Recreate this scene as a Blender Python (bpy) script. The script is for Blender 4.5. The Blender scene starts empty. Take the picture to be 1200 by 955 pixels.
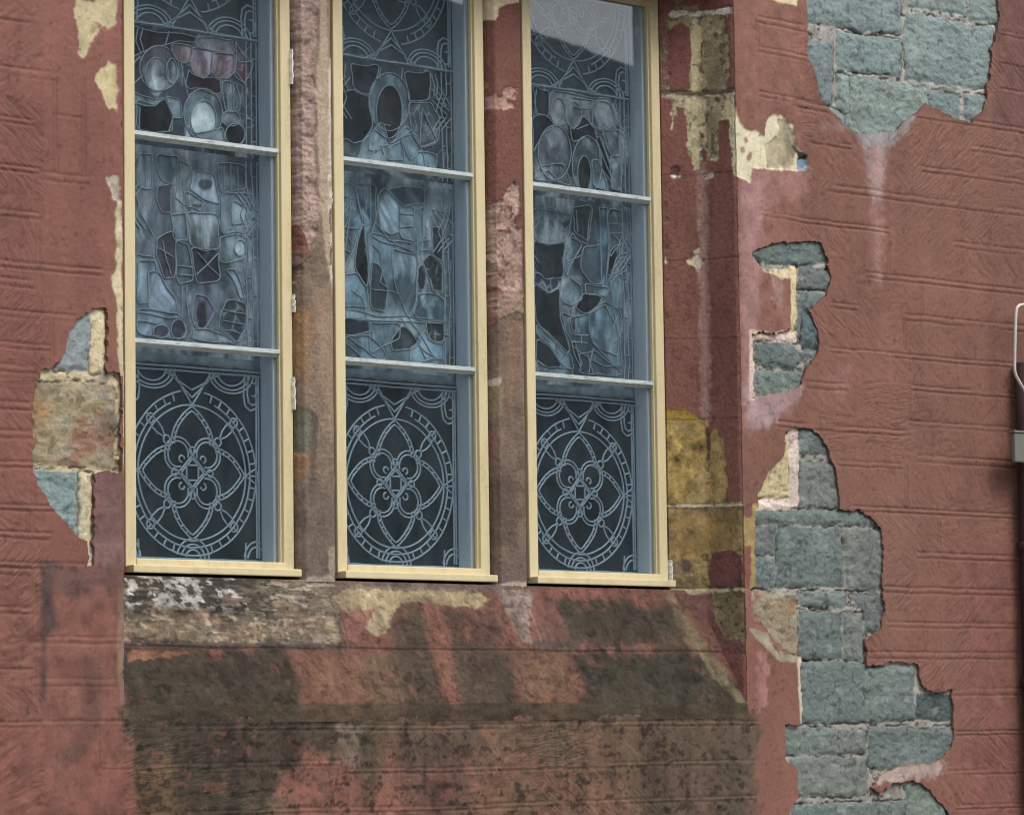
import bpy, bmesh, math
import numpy as np
from mathutils import Vector, Matrix

C = bpy.context.scene.collection
SC = bpy.context.scene
R = math.radians

# ------------------------------------------------------------------ camera
F_PX, TH, PITCH, ROLL = 4200.0, 0.751709, 0.092642, 0.013659
FH = np.array([math.sin(TH), math.cos(TH), 0.0])
CAM = -12.35 * FH
CAM[2] = 1.7
FW = np.array([FH[0] * math.cos(PITCH), FH[1] * math.cos(PITCH), math.sin(PITCH)])
R0 = np.array([math.cos(TH), -math.sin(TH), 0.0])
U0 = np.cross(R0, FW)
cR, sR = math.cos(ROLL), math.sin(ROLL)
RC = cR * R0 - sR * U0
UC = sR * R0 + cR * U0
cam = bpy.data.cameras.new('camera')
cam.sensor_width = 36.0
cam.lens = F_PX / 1200 * 36
cam.clip_end = 500
camo = bpy.data.objects.new('camera', cam)
C.objects.link(camo)
m = Matrix((RC, UC, -FW)).transposed().to_4x4()
m.translation = Vector(CAM)
camo.matrix_world = m
SC.camera = camo
SC.cycles.filter_width = 1.1

# ------------------------------------------------------------------ light: overcast sky, soft sun from the upper right
SUN_DIR = Vector((0.16, -0.62, 0.85)).normalized()          # towards the sun
w = bpy.data.worlds.new('World')
SC.world = w
w.use_nodes = True
nt = w.node_tree
nt.nodes.clear()
sky = nt.nodes.new('ShaderNodeTexSky')
sky.sky_type = 'NISHITA'
sky.sun_disc = False
sky.sun_elevation = math.asin(SUN_DIR.z)
sky.sun_rotation = math.atan2(SUN_DIR.x, SUN_DIR.y)
sky.air_density = 1.0
sky.dust_density = 4.0
sky.ozone_density = 1.0
hsv = nt.nodes.new('ShaderNodeHueSaturation')
hsv.inputs['Saturation'].default_value = 0.45
bg = nt.nodes.new('ShaderNodeBackground')
bg.inputs['Strength'].default_value = 0.14
wo = nt.nodes.new('ShaderNodeOutputWorld')
nt.links.new(sky.outputs[0], hsv.inputs['Color'])
nt.links.new(hsv.outputs[0], bg.inputs['Color'])
nt.links.new(bg.outputs[0], wo.inputs['Surface'])
sun = bpy.data.lights.new('sun', 'SUN')
sun.energy = 1.1
sun.angle = R(30)
sun.color = (1.0, 0.97, 0.92)
suno = bpy.data.objects.new('sun', sun)
C.objects.link(suno)
suno.rotation_euler = (-SUN_DIR).to_track_quat('-Z', 'Y').to_euler()
suno.location = (4, -8, 12)
vs = SC.view_settings
vs.view_transform = 'Standard'
vs.look = 'None'
vs.gamma = 1
vs.use_curve_mapping = False
vs.exposure = 0.55


# ------------------------------------------------------------------ helpers
def s2l(r, g=None, b=None):
    if g is None:
        r, g, b = r
    c = np.array([r, g, b], float) / 255
    return np.where(c <= 0.04045, c / 12.92, ((c + 0.055) / 1.055) ** 2.4)


def U(px, py, y=0.0):
    """where the sight line of a photo point meets the plane at depth y: (X, Z)"""
    d = FW * F_PX + RC * (px - 600) - UC * (py - 477.5)
    t = (y - CAM[1]) / d[1]
    P = CAM + t * d
    return P[0], P[2]


def UP(poly, y=0.0):
    return np.array([U(a, b, y) for a, b in poly])


def zm(ox, oy, s, pts):
    return [(ox + a / s, oy + b / s) for a, b in pts]


def ell(cx, cy, rx, ry, n=28, a0=0, a1=360):
    return [(cx + rx * math.cos(R(a0 + (a1 - a0) * i / n)), cy + ry * math.sin(R(a0 + (a1 - a0) * i / n)))
            for i in range(n + (0 if a1 - a0 == 360 else 1))]


def _hash(ix, iy, seed):
    h = (ix.astype(np.int64) * 374761393 + iy.astype(np.int64) * 668265263 + seed * 982451653) & 0xffffffff
    h = ((h ^ (h >> 13)) * 1274126177) & 0xffffffff
    h = h ^ (h >> 16)
    return (h & 0xffffff) / float(0xffffff)


def vn(x, y, seed=0):
    ix, iy = np.floor(x), np.floor(y)
    fx, fy = x - ix, y - iy
    fx = fx * fx * (3 - 2 * fx)
    fy = fy * fy * (3 - 2 * fy)
    a = _hash(ix, iy, seed); b = _hash(ix + 1, iy, seed)
    c = _hash(ix, iy + 1, seed); d = _hash(ix + 1, iy + 1, seed)
    return (a + (b - a) * fx) * (1 - fy) + (c + (d - c) * fx) * fy


def fbm(x, y, seed=0, octv=4):
    """about -1 .. 1"""
    s = 0; a = 1.0; t = 0
    for i in range(octv):
        s = s + a * (vn(x * 2 ** i + 17.3 * i, y * 2 ** i - 9.1 * i, seed + i) * 2 - 1)
        t += a
        a *= 0.55
    return s / t * 1.6


def sst(e0, e1, v):
    t = np.clip((v - e0) / (e1 - e0), 0, 1)
    return t * t * (3 - 2 * t)


def psd(X, Z, poly, margin=0.1):
    """signed distance to a polygon (negative inside); +margin where far away"""
    poly = np.asarray(poly, float)
    out = np.full(X.shape, margin)
    lo = poly.min(0) - margin; hi = poly.max(0) + margin
    sel = (X > lo[0]) & (X < hi[0]) & (Z > lo[1]) & (Z < hi[1])
    if not sel.any():
        return out
    x = X[sel]; z = Z[sel]
    d2 = np.full(x.shape, 1e9); ins = np.zeros(x.shape, bool)
    n = len(poly)
    for i in range(n):
        ax, az = poly[i]; bx, bz = poly[(i + 1) % n]
        ex, ez = bx - ax, bz - az
        L = ex * ex + ez * ez + 1e-12
        t = np.clip(((x - ax) * ex + (z - az) * ez) / L, 0, 1)
        d2 = np.minimum(d2, (x - ax - t * ex) ** 2 + (z - az - t * ez) ** 2)
        c = (az > z) != (bz > z)
        if abs(ez) > 1e-12:
            ins ^= c & (x < ax + (z - az) / ez * ex)
    d = np.sqrt(d2)
    d[ins] *= -1
    out[sel] = d
    return out


def lerp(col, new, wgt):
    col += (np.asarray(new) - col) * wgt[..., None]


def paint(col, X, Z, poly, rgb, feather=0.004, k=1.0, rag=0.008, fr=30, seed=1, hmap=None, dh=0.0, mott=0.12, holes=0.0):
    """lay a patch of colour (0-255) with a ragged edge on a surface; optionally sink the surface there"""
    sd = psd(X, Z, poly, 0.06 + feather)
    sel = sd < 0.059 + feather
    if not sel.any():
        return
    x, z = X[sel], Z[sel]
    s = sd[sel] + rag * fbm(x * fr, z * fr, seed, 4)
    wg = 1 - sst(-feather, feather, s)
    if holes > 0:
        wg = wg * sst(-0.25, 0.15, fbm(x * 26, z * 34, seed + 50, 4) + 0.55 - holes)
    c = col[sel]
    target = s2l(rgb)[None, :] * (1 + mott * fbm(x * 22, z * 22, seed + 7, 4))[:, None]
    c += (target - c) * (wg * k)[:, None]
    col[sel] = c
    if hmap is not None and dh:
        h = hmap[sel]
        hmap[sel] = h + dh * wg


def stain(col, X, Z, poly, rgb, feather=0.03, k=0.8, rag=0.02, seed=3, fr=14):
    if 60 < seed < 70:
        k = k * 0.85; fr = 40
    paint(col, X, Z, poly, rgb, feather, k, rag, fr, seed, mott=0.35)


# ------------------------------------------------------------------ mesh builders
def link(o, parent=None):
    C.objects.link(o)
    if parent is not None:
        o.parent = parent
    return o


def mesh_from(name, verts, quads, col=None, mat=None, parent=None, smooth=True, extra=None):
    me = bpy.data.meshes.new(name)
    verts = np.ascontiguousarray(verts, np.float32); quads = np.ascontiguousarray(quads, np.int32)
    me.vertices.add(len(verts)); me.vertices.foreach_set('co', verts.ravel())
    me.loops.add(quads.size); me.loops.foreach_set('vertex_index', quads.ravel())
    me.polygons.add(len(quads))
    me.polygons.foreach_set('loop_start', np.arange(0, quads.size, 4, dtype=np.int32))
    me.polygons.foreach_set('loop_total', np.full(len(quads), 4, np.int32))
    me.polygons.foreach_set('use_smooth', np.full(len(quads), smooth, bool))
    if col is not None:
        a = me.attributes.new('Col', 'FLOAT_COLOR', 'POINT')
        rgba = np.ones((len(verts), 4), np.float32); rgba[:, :3] = np.clip(col, 0.004, 0.9)
        a.data.foreach_set('color', rgba.ravel())
    if extra is not None:
        a = me.attributes.new('tool', 'FLOAT_VECTOR', 'POINT')
        a.data.foreach_set('vector', np.ascontiguousarray(extra, np.float32).ravel())
    me.update(calc_edges=True)
    me.validate()
    if mat: me.materials.append(mat)
    return link(bpy.data.objects.new(name, me), parent)


def sheet(name, P, col, mat, parent=None, keep=None, rim=None, rimcol=None, extra=None):
    """a grid surface P[nz,nx,3]; keep masks its cells; rim pushes a wall back from every open edge along vector rim"""
    nz, nx = P.shape[:2]
    idx = np.arange(nz * nx).reshape(nz, nx)
    if keep is None:
        keep = np.ones((nz - 1, nx - 1), bool)
    q = np.stack([idx[:-1, :-1], idx[:-1, 1:], idx[1:, 1:], idx[1:, :-1]], -1)[keep]
    V = P.reshape(-1, 3); Cc = col.reshape(-1, 3)
    Ex = None if extra is None else extra.reshape(-1, 3)
    if rim is not None:
        K = np.pad(keep, 1)
        E = []
        # vertical edges between cells (j,i-1) and (j,i)
        dif = K[1:-1, :-1] != K[1:-1, 1:]
        j, i = np.nonzero(dif)
        E.append(np.stack([idx[j, i], idx[j + 1, i]], 1))
        dif = K[:-1, 1:-1] != K[1:, 1:-1]
        j, i = np.nonzero(dif)
        E.append(np.stack([idx[j, i], idx[j, i + 1]], 1))
        E = np.concatenate(E)
        uq, inv = np.unique(E, return_inverse=True); inv = inv.reshape(E.shape)
        n0 = len(V); k = len(uq)
        front = V[uq]; back = front + np.asarray(rim)[None, :]
        rc = 0.55 * Cc[uq] + 0.30 * np.asarray(rimcol)[None]
        V = np.concatenate([V, front, back]); Cc = np.concatenate([Cc, rc, rc * 0.9])
        if Ex is not None: Ex = np.concatenate([Ex, Ex[uq] * 0, Ex[uq] * 0])
        q = np.concatenate([q, np.stack([n0 + inv[:, 0], n0 + inv[:, 1], n0 + k + inv[:, 1], n0 + k + inv[:, 0]], 1)])
    used = np.unique(q)
    remap = np.zeros(len(V), np.int64); remap[used] = np.arange(len(used))
    return mesh_from(name, V[used], remap[q], Cc[used], mat, parent, True, None if Ex is None else Ex[used])


def profile_sheet(pts, step):
    """resample a plan profile [(X,y)..] -> arrays X, y, s and unit normals (to the right of travel = towards -y when going +X)"""
    pts = np.array(pts, float)
    seg = np.hypot(*(pts[1:] - pts[:-1]).T)
    Xs = []; ss = []
    cum = np.concatenate([[0], np.cumsum(seg)])
    s = np.unique(np.concatenate([cum] + [np.linspace(cum[i], cum[i + 1], max(2, int(seg[i] / step) + 1)) for i in range(len(seg))]))
    s = s[np.concatenate([[True], np.diff(s) > 1e-5])]
    X = np.interp(s, cum, pts[:, 0]); y = np.interp(s, cum, pts[:, 1])
    tx = np.gradient(X, s); ty = np.gradient(y, s)
    ln = np.hypot(tx, ty)
    return X, y, s, ty / ln, -tx / ln          # normal


def bm_box(bm, lo, hi, bev=0.0, seg=2):
    r = bmesh.ops.create_cube(bm, size=1.0)
    vs_ = r['verts']
    for v in vs_:
        v.co = Vector([lo[i] + (hi[i] - lo[i]) * (v.co[i] + 0.5) for i in range(3)])
    if bev > 0:
        ed = list({e for v in vs_ for e in v.link_edges})
        bmesh.ops.bevel(bm, geom=ed, offset=bev, segments=seg, affect='EDGES', profile=0.6)


def bm_tube(bm, pts, r, n=12, cap=True):
    pts = [Vector(p) for p in pts]
    rings = []
    up = Vector((0, 1, 0))
    for i, p in enumerate(pts):
        t = (pts[min(i + 1, len(pts) - 1)] - pts[max(i - 1, 0)]).normalized()
        a = t.cross(up)
        if a.length < 1e-3: a = t.cross(Vector((1, 0, 0)))
        a.normalize(); b = t.cross(a).normalized()
        rings.append([bm.verts.new(p + r * (math.cos(2 * math.pi * k / n) * a + math.sin(2 * math.pi * k / n) * b)) for k in range(n)])
    for i in range(len(rings) - 1):
        for k in range(n):
            f = bm.faces.new((rings[i][k], rings[i][(k + 1) % n], rings[i + 1][(k + 1) % n], rings[i + 1][k]))
            f.smooth = True
    if cap:
        bm.faces.new(rings[0]); bm.faces.new(rings[-1])


def bobj(name, bm, mat, parent=None):
    bmesh.ops.recalc_face_normals(bm, faces=bm.faces)
    me = bpy.data.meshes.new(name)
    bm.to_mesh(me); bm.free()
    me.materials.append(mat)
    return link(bpy.data.objects.new(name, me), parent)


def thing(name, label, cat, loc=(0, 0, 0), group=None):
    o = bpy.data.objects.new(name, None)
    o.empty_display_size = 0.2
    C.objects.link(o)
    o['label'] = label; o['category'] = cat; o['kind'] = 'thing'
    if group: o['group'] = group
    return o


# ------------------------------------------------------------------ materials
def nodes(name):
    mt = bpy.data.materials.new(name); mt.use_nodes = True
    n = mt.node_tree; n.nodes.clear()
    out = n.nodes.new('ShaderNodeOutputMaterial')
    return mt, n, out


def noise(n, scale, detail=6, rough=0.6, vec=None):
    t = n.nodes.new('ShaderNodeTexNoise')
    t.inputs['Scale'].default_value = scale; t.inputs['Detail'].default_value = detail
    t.inputs['Roughness'].default_value = rough
    if vec is not None: n.links.new(vec, t.inputs['Vector'])
    return t


def ramp(n, fac, a, b, lo=0.3, hi=0.7):
    r = n.nodes.new('ShaderNodeMapRange')
    r.inputs['From Min'].default_value = lo; r.inputs['From Max'].default_value = hi
    r.inputs['To Min'].default_value = a; r.inputs['To Max'].default_value = b
    n.links.new(fac, r.inputs['Value'])
    return r.outputs[0]


def attr_mat(name, s1=40, s2=300, amp=0.3, bump=0.5, dist=0.004, rough=0.8, spec=0.3, tool=0.0):
    """mineral surface: colour attribute broken up by two scales of noise, noise bump"""
    mt, n, out = nodes(name)
    p = n.nodes.new('ShaderNodeBsdfPrincipled')
    a = n.nodes.new('ShaderNodeAttribute'); a.attribute_name = 'Col'
    tc = n.nodes.new('ShaderNodeTexCoord')
    n1 = noise(n, s1, 8, 0.65, tc.outputs['Object']); n2 = noise(n, s2, 4, 0.6, tc.outputs['Object'])
    mul = n.nodes.new('ShaderNodeMath'); mul.operation = 'MULTIPLY'
    n.links.new(ramp(n, n1.outputs[0], 1 - amp, 1 + amp), mul.inputs[0])
    n.links.new(ramp(n, n2.outputs[0], 1 - amp * 0.7, 1 + amp * 0.7), mul.inputs[1])
    vm = n.nodes.new('ShaderNodeVectorMath'); vm.operation = 'SCALE'
    n.links.new(a.outputs['Color'], vm.inputs[0]); n.links.new(mul.outputs[0], vm.inputs['Scale'])
    n.links.new(vm.outputs[0], p.inputs['Base Color'])
    p.inputs['Roughness'].default_value = rough
    p.inputs['Specular IOR Level'].default_value = spec
    add = n.nodes.new('ShaderNodeMath'); add.operation = 'ADD'
    n.links.new(n1.outputs[0], add.inputs[0])
    n.links.new(ramp(n, n2.outputs[0], 0, 0.35, 0, 1), add.inputs[1])
    bp = n.nodes.new('ShaderNodeBump'); bp.inputs['Strength'].default_value = bump; bp.inputs['Distance'].default_value = dist
    n.links.new(add.outputs[0], bp.inputs['Height']); n.links.new(bp.outputs[0], p.inputs['Normal'])
    if tool > 0:
        # comb strokes drawn in the wet render, along each block's own direction
        ta = n.nodes.new('ShaderNodeAttribute'); ta.attribute_name = 'tool'
        sp = n.nodes.new('ShaderNodeSeparateXYZ'); n.links.new(ta.outputs['Vector'], sp.inputs[0])
        cb = n.nodes.new('ShaderNodeCombineXYZ'); n.links.new(sp.outputs[0], cb.inputs[0]); n.links.new(sp.outputs[1], cb.inputs[1])
        tn = noise(n, 1.0, 3, 0.55, cb.outputs[0])
        rg = ramp(n, tn.outputs[0], 0, 1, 0.32, 0.62)
        mh = n.nodes.new('ShaderNodeMath'); mh.operation = 'MULTIPLY'
        n.links.new(rg, mh.inputs[0]); n.links.new(sp.outputs[2], mh.inputs[1])
        b2 = n.nodes.new('ShaderNodeBump'); b2.inputs['Strength'].default_value = tool; b2.inputs['Distance'].default_value = 0.006
        n.links.new(mh.outputs[0], b2.inputs['Height']); n.links.new(bp.outputs[0], b2.inputs['Normal'])
        n.links.new(b2.outputs[0], p.inputs['Normal'])
    n.links.new(p.outputs[0], out.inputs[0])
    return mt


def paint_mat(name, rgb, dirt=(120, 105, 80), rough=0.5, amt=0.5, stretch=(14, 14, 1.5), spec=0.4, metal=0.0, bump=0.15):
    """painted wood or metal: plain colour, streaky dirt, faint brush bump"""
    mt, n, out = nodes(name)
    p = n.nodes.new('ShaderNodeBsdfPrincipled')
    tc = n.nodes.new('ShaderNodeTexCoord')
    mp = n.nodes.new('ShaderNodeMapping'); mp.inputs['Scale'].default_value = stretch
    n.links.new(tc.outputs['Object'], mp.inputs['Vector'])
    n1 = noise(n, 3.0, 8, 0.7, mp.outputs[0])
    n2 = noise(n, 60.0, 5, 0.7, tc.outputs['Object'])
    mx = n.nodes.new('ShaderNodeMix'); mx.data_type = 'RGBA'
    mx.inputs[6].default_value = (*s2l(rgb), 1); mx.inputs[7].default_value = (*s2l(dirt), 1)
    mu = n.nodes.new('ShaderNodeMath'); mu.operation = 'MULTIPLY'
    n.links.new(ramp(n, n1.outputs[0], 0, 1, 0.45, 0.8), mu.inputs[0]); n.links.new(ramp(n, n2.outputs[0], 0.1, amt * 2, 0.35, 0.7), mu.inputs[1])
    n.links.new(mu.outputs[0], mx.inputs[0])
    n.links.new(mx.outputs[2], p.inputs['Base Color'])
    p.inputs['Roughness'].default_value = rough; p.inputs['Specular IOR Level'].default_value = spec; p.inputs['Metallic'].default_value = metal
    bp = n.nodes.new('ShaderNodeBump'); bp.inputs['Strength'].default_value = bump; bp.inputs['Distance'].default_value = 0.003
    n.links.new(n1.outputs[0], bp.inputs['Height']); n.links.new(bp.outputs[0], p.inputs['Normal'])
    n.links.new(p.outputs[0], out.inputs[0])
    return mt


M_STUCCO = attr_mat('painted_stucco', 70, 330, 0.13, 0.5, 0.004, 0.75, 0.3, 0.42)
M_STONE = attr_mat('blue_grey_rubble', 90, 340, 0.20, 0.8, 0.004, 0.8, 0.3)
M_ASHLAR = attr_mat('weathered_sandstone', 75, 330, 0.25, 0.9, 0.005, 0.85, 0.2)
M_GLASSPIECE = attr_mat('leaded_glass_pieces', 30, 180, 0.18, 0.25, 0.003, 0.3, 0.4)
M_CREAM = paint_mat('cream_gloss_paint', (208, 195, 156), (150, 134, 98), 0.45, 0.4, (6, 6, 1.5), bump=0.05)
M_BAR = paint_mat('pale_grey_painted_bar', (182, 192, 192), (84, 92, 88), 0.5, 0.9, (4, 30, 30))
M_LINING = paint_mat('blue_grey_lining_paint', (206, 222, 234), (176, 190, 200), 0.5, 0.4)
M_LEAD = paint_mat('weathered_lead', (152, 172, 186), (104, 122, 134), 0.5, 0.5, (14, 14, 14))
M_LEAD_DARK = paint_mat('dull_lead', (150, 168, 178), (96, 112, 122), 0.5, 0.6, (14, 14, 14))
M_CAULK = paint_mat('white_caulk', (225, 225, 222), (190, 185, 175), 0.6, 0.3)
M_PIPE = paint_mat('dark_brown_pipe_paint', (62, 44, 42), (38, 32, 32), 0.45, 0.6)
M_GREY = paint_mat('grey_galvanised_steel', (112, 112, 106), (80, 82, 78), 0.5, 0.6)
M_WIRE = paint_mat('off_white_conduit', (200, 196, 186), (130, 125, 115), 0.45, 0.4)


def storm_glass():
    mt, n, out = nodes('dusty_storm_glass')
    tr = n.nodes.new('ShaderNodeBsdfTransparent'); tr.inputs[0].default_value = (0.93, 0.95, 0.96, 1)
    gl = n.nodes.new('ShaderNodeBsdfGlossy'); gl.inputs['Roughness'].default_value = 0.02
    df = n.nodes.new('ShaderNodeBsdfDiffuse'); df.inputs[0].default_value = (0.42, 0.50, 0.56, 1)
    fr = n.nodes.new('ShaderNodeLayerWeight'); fr.inputs['Blend'].default_value = 0.5
    tc = n.nodes.new('ShaderNodeTexCoord')
    mp = n.nodes.new('ShaderNodeMapping'); mp.inputs['Scale'].default_value = (6, 6, 2)
    n.links.new(tc.outputs['Object'], mp.inputs['Vector'])
    nn = noise(n, 2.5, 8, 0.65, mp.outputs[0])
    nb = noise(n, 1.3, 3, 0.5, tc.outputs['Object'])
    bp = n.nodes.new('ShaderNodeBump'); bp.inputs['Strength'].default_value = 0.12; bp.inputs['Distance'].default_value = 0.01
    n.links.new(nb.outputs[0], bp.inputs['Height']); n.links.new(bp.outputs[0], gl.inputs['Normal'])
    m1 = n.nodes.new('ShaderNodeMixShader'); m2 = n.nodes.new('ShaderNodeMixShader')
    n.links.new(ramp(n, nn.outputs[0], 0.005, 0.035), m1.inputs[0])
    n.links.new(tr.outputs[0], m1.inputs[1]); n.links.new(df.outputs[0], m1.inputs[2])
    pw = n.nodes.new('ShaderNodeMath'); pw.operation = 'POWER'; pw.inputs[1].default_value = 5.0
    n.links.new(fr.outputs['Facing'], pw.inputs[0])
    f2 = n.nodes.new('ShaderNodeMath'); f2.operation = 'MULTIPLY_ADD'; f2.inputs[1].default_value = 0.94; f2.inputs[2].default_value = 0.095
    n.links.new(pw.outputs[0], f2.inputs[0])
    n.links.new(f2.outputs[0], m2.inputs[0]); n.links.new(m1.outputs[0], m2.inputs[1]); n.links.new(gl.outputs[0], m2.inputs[2])
    n.links.new(m2.outputs[0], out.inputs[0])
    return mt


M_STORM = storm_glass()

# ------------------------------------------------------------------ dimensions of the bay
X_L, X_R = -1.672, 1.157            # arrises of the recess on the wall face
Z_SILL0, Z_SILL1 = 2.243, 1.800     # sloped sill: at the frames, at the wall face
D_F, D_GLASS, D_LEAD = 0.235, 0.265, 0.337
Z_TOP = 4.424                       # daylight top of the frames
Z_HEAD = 4.50
WX = [-1.487 + 0.8914 * i for i in range(3)]      # outer left edge of each frame
W_FR, W_ST = 0.700, 0.043

wall = thing('stone_wall', 'old church wall of peeling red stucco over blue grey stone around the three windows', 'wall')

# ------------------------------------------------------------------ holes in the stucco (traced outlines, taken to the wall face)
H1 = zm(800, 0, 2.985, [(470, -190), (425, -110), (432, 0), (440, 80), (440, 190), (460, 250), (485, 340), (520, 385), (560, 430), (600, 455), (640, 470), (700, 465),
                        (745, 460), (775, 430), (820, 400), (850, 365), (890, 380), (930, 400), (965, 425), (1005, 428), (1040, 400), (1065, 350),
                        (1065, 300), (1080, 270), (1080, 170), (1105, 110), (1110, 60), (1100, 0), (1085, -90), (1030, -150), (900, -230), (700, -215)])
H2 = [(880, 298), (890, 290), (914, 283), (941, 281), (964, 283), (969, 300), (974, 322), (969, 343), (957, 355), (946, 363), (951, 370), (959, 387),
      (961, 408), (957, 417), (944, 437), (937, 454), (910, 460), (887, 467), (880, 467), (880, 389), (897, 389), (904, 391), (915, 388), (929, 387), (929, 325),
      (915, 326), (905, 320), (893, 318), (885, 305)]
H3 = [(921, 506), (934, 501), (951, 502.5), (964, 514), (972.5, 534), (979, 548), (982.6, 575), (983.6, 596), (1008, 598), (1021, 605), (1031, 618),
      (1034.5, 638), (1034.5, 685), (1038, 715), (1031, 739), (1016, 749), (1016, 779), (1031, 779), (1048, 774), (1075, 779), (1080, 806), (1098, 809),
      (1116.6, 807.5), (1118, 849), (1115, 876), (1091, 896), (1061, 896), (1034.5, 906), (1021, 923), (1031, 930), (1045, 920), (1068, 914), (1081, 918),
      (1101, 938), (1116, 958), (1130, 1000), (890, 1000), (922, 965), (928, 946), (935, 936), (934, 903), (920.6, 889.6), (920.6, 849), (940.7, 848), (938, 769), (915, 766),
      (912, 755), (898, 737), (884, 728), (880, 715), (880, 690), (887, 688), (886, 640), (886, 600), (889, 588), (889, 578), (900.5, 551), (919, 534), (920, 513)]
H4 = [(124, 358.5), (109, 360), (90.5, 375), (82, 387), (80, 400), (72, 420.5), (50, 435.6), (42, 445.6), (38.5, 481), (40, 521), (37, 541), (40, 554.5),
      (50, 578), (64, 598), (84, 621.5), (101, 636), (102, 664), (111, 664), (111, 556), (143, 552), (142, 436), (126, 436), (126, 362)]
HOLES = [UP(h) for h in (H1, H2, H3, H4)]

# ------------------------------------------------------------------ stucco coat
def lines(a, b, step):
    return np.linspace(a, b, int(round((b - a) / step)) + 1)


gx = np.concatenate([lines(-6, -2.4, 0.12)[:-1], lines(-2.4, 3.1, 0.005)[:-1], lines(3.1, 7, 0.13)])
gz = np.concatenate([lines(-0.02, 1.25, 0.1)[:-1], lines(1.25, 4.75, 0.0045)[:-1], lines(4.75, 6.5, 0.12)])
GX, GZ = np.meshgrid(gx, gz)
sdh = np.full(GX.shape, 0.1)
for i, h in enumerate(HOLES):
    sdh = np.minimum(sdh, psd(GX, GZ, h, 0.1))
near = sdh < 0.09
sdh[near] += 0.0085 * fbm(GX[near] * 42, GZ[near] * 42, 11, 5) + 0.004 * fbm(GX[near] * 9, GZ[near] * 9, 12, 2)
rec = np.array([(X_L, Z_SILL1 - 0.012), (X_R, Z_SILL1 - 0.012), (X_R, Z_HEAD), (X_L, Z_HEAD)])
sdr = psd(GX, GZ, rec, 0.1)
nr = sdr < 0.09
sdr[nr] += 0.0015 * fbm(GX[nr] * 30, GZ[nr] * 30, 15, 3)
sdall = np.minimum(sdh, sdr)
# snap vertices near the outline on to it
d0, d1 = np.gradient(sdall)
gxx = d1 / np.gradient(GX, axis=1); gzz = d0 / np.gradient(GZ, axis=0)
gl2 = np.hypot(gxx, gzz) + 1e-6
sn = (np.abs(sdall) < 0.0034)
PX = GX.copy(); PZ = GZ.copy()
PX[sn] -= (sdall * gxx / gl2)[sn]; PZ[sn] -= (sdall * gzz / gl2)[sn]
inside = sdall > -0.0034
keep = inside[:-1, :-1] & inside[1:, :-1] & inside[:-1, 1:] & inside[1:, 1:]

# relief: scored joints
HM = np.zeros(GX.shape)
wob = 0.0045 * fbm(GX * 2.2, GZ * 1.0, 21, 3) + 0.0015 * fbm(GX * 14, GZ * 3, 22, 2)
wobx = 0.005 * fbm(GX * 1.0, GZ * 5, 23, 3)


def groove_h(x0, x1, z, dep=0.0045, gap=0.024, wid=0.0030):
    tilt = 0
    s = sst(x0 - 0.015, x0 + 0.015, GX) * (1 - sst(x1 - 0.015, x1 + 0.015, GX))
    sel = (np.abs(GZ - z) < 0.07) & (s > 0)
    if not sel.any(): return
    dz = GZ[sel] - z - wob[sel]
    k = 0.65 + 0.5 * vn(GX[sel] * 5, GZ[sel] * 5 + z * 37, 5)
    g = np.exp(-((dz - gap / 2) / wid) ** 2) * 1.0 + np.exp(-((dz + gap / 2) / wid) ** 2) * 0.9
    g = np.exp(-((dz - gap / 2) / wid) ** 2) * sst(0.12, 0.4, vn(GX[sel] * 3.1, GZ[sel] * 0 + z * 53, 6)) + np.exp(-((dz + gap / 2) / wid) ** 2) * sst(0.12, 0.4, vn(GX[sel] * 2.7, GZ[sel] * 0 + z * 71, 7))
    lip = 0.22 * np.exp(-(dz / (wid * 1.6)) ** 2)
    HM[sel] += dep * s[sel] * k * (g - lip)


def groove_v(x, z0, z1, dep=0.0034, gap=0.014, wid=0.0034):
    s = sst(z0 - 0.01, z0 + 0.01, GZ) * (1 - sst(z1 - 0.01, z1 + 0.01, GZ))
    sel = (np.abs(GX - x) < 0.05) & (s > 0)
    if not sel.any(): return
    dx = GX[sel] - x - wobx[sel]
    g = np.exp(-((dx - gap / 2) / wid) ** 2) + 0.7 * np.exp(-((dx + gap / 2) / wid) ** 2)
    HM[sel] += dep * s[sel] * g


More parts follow.
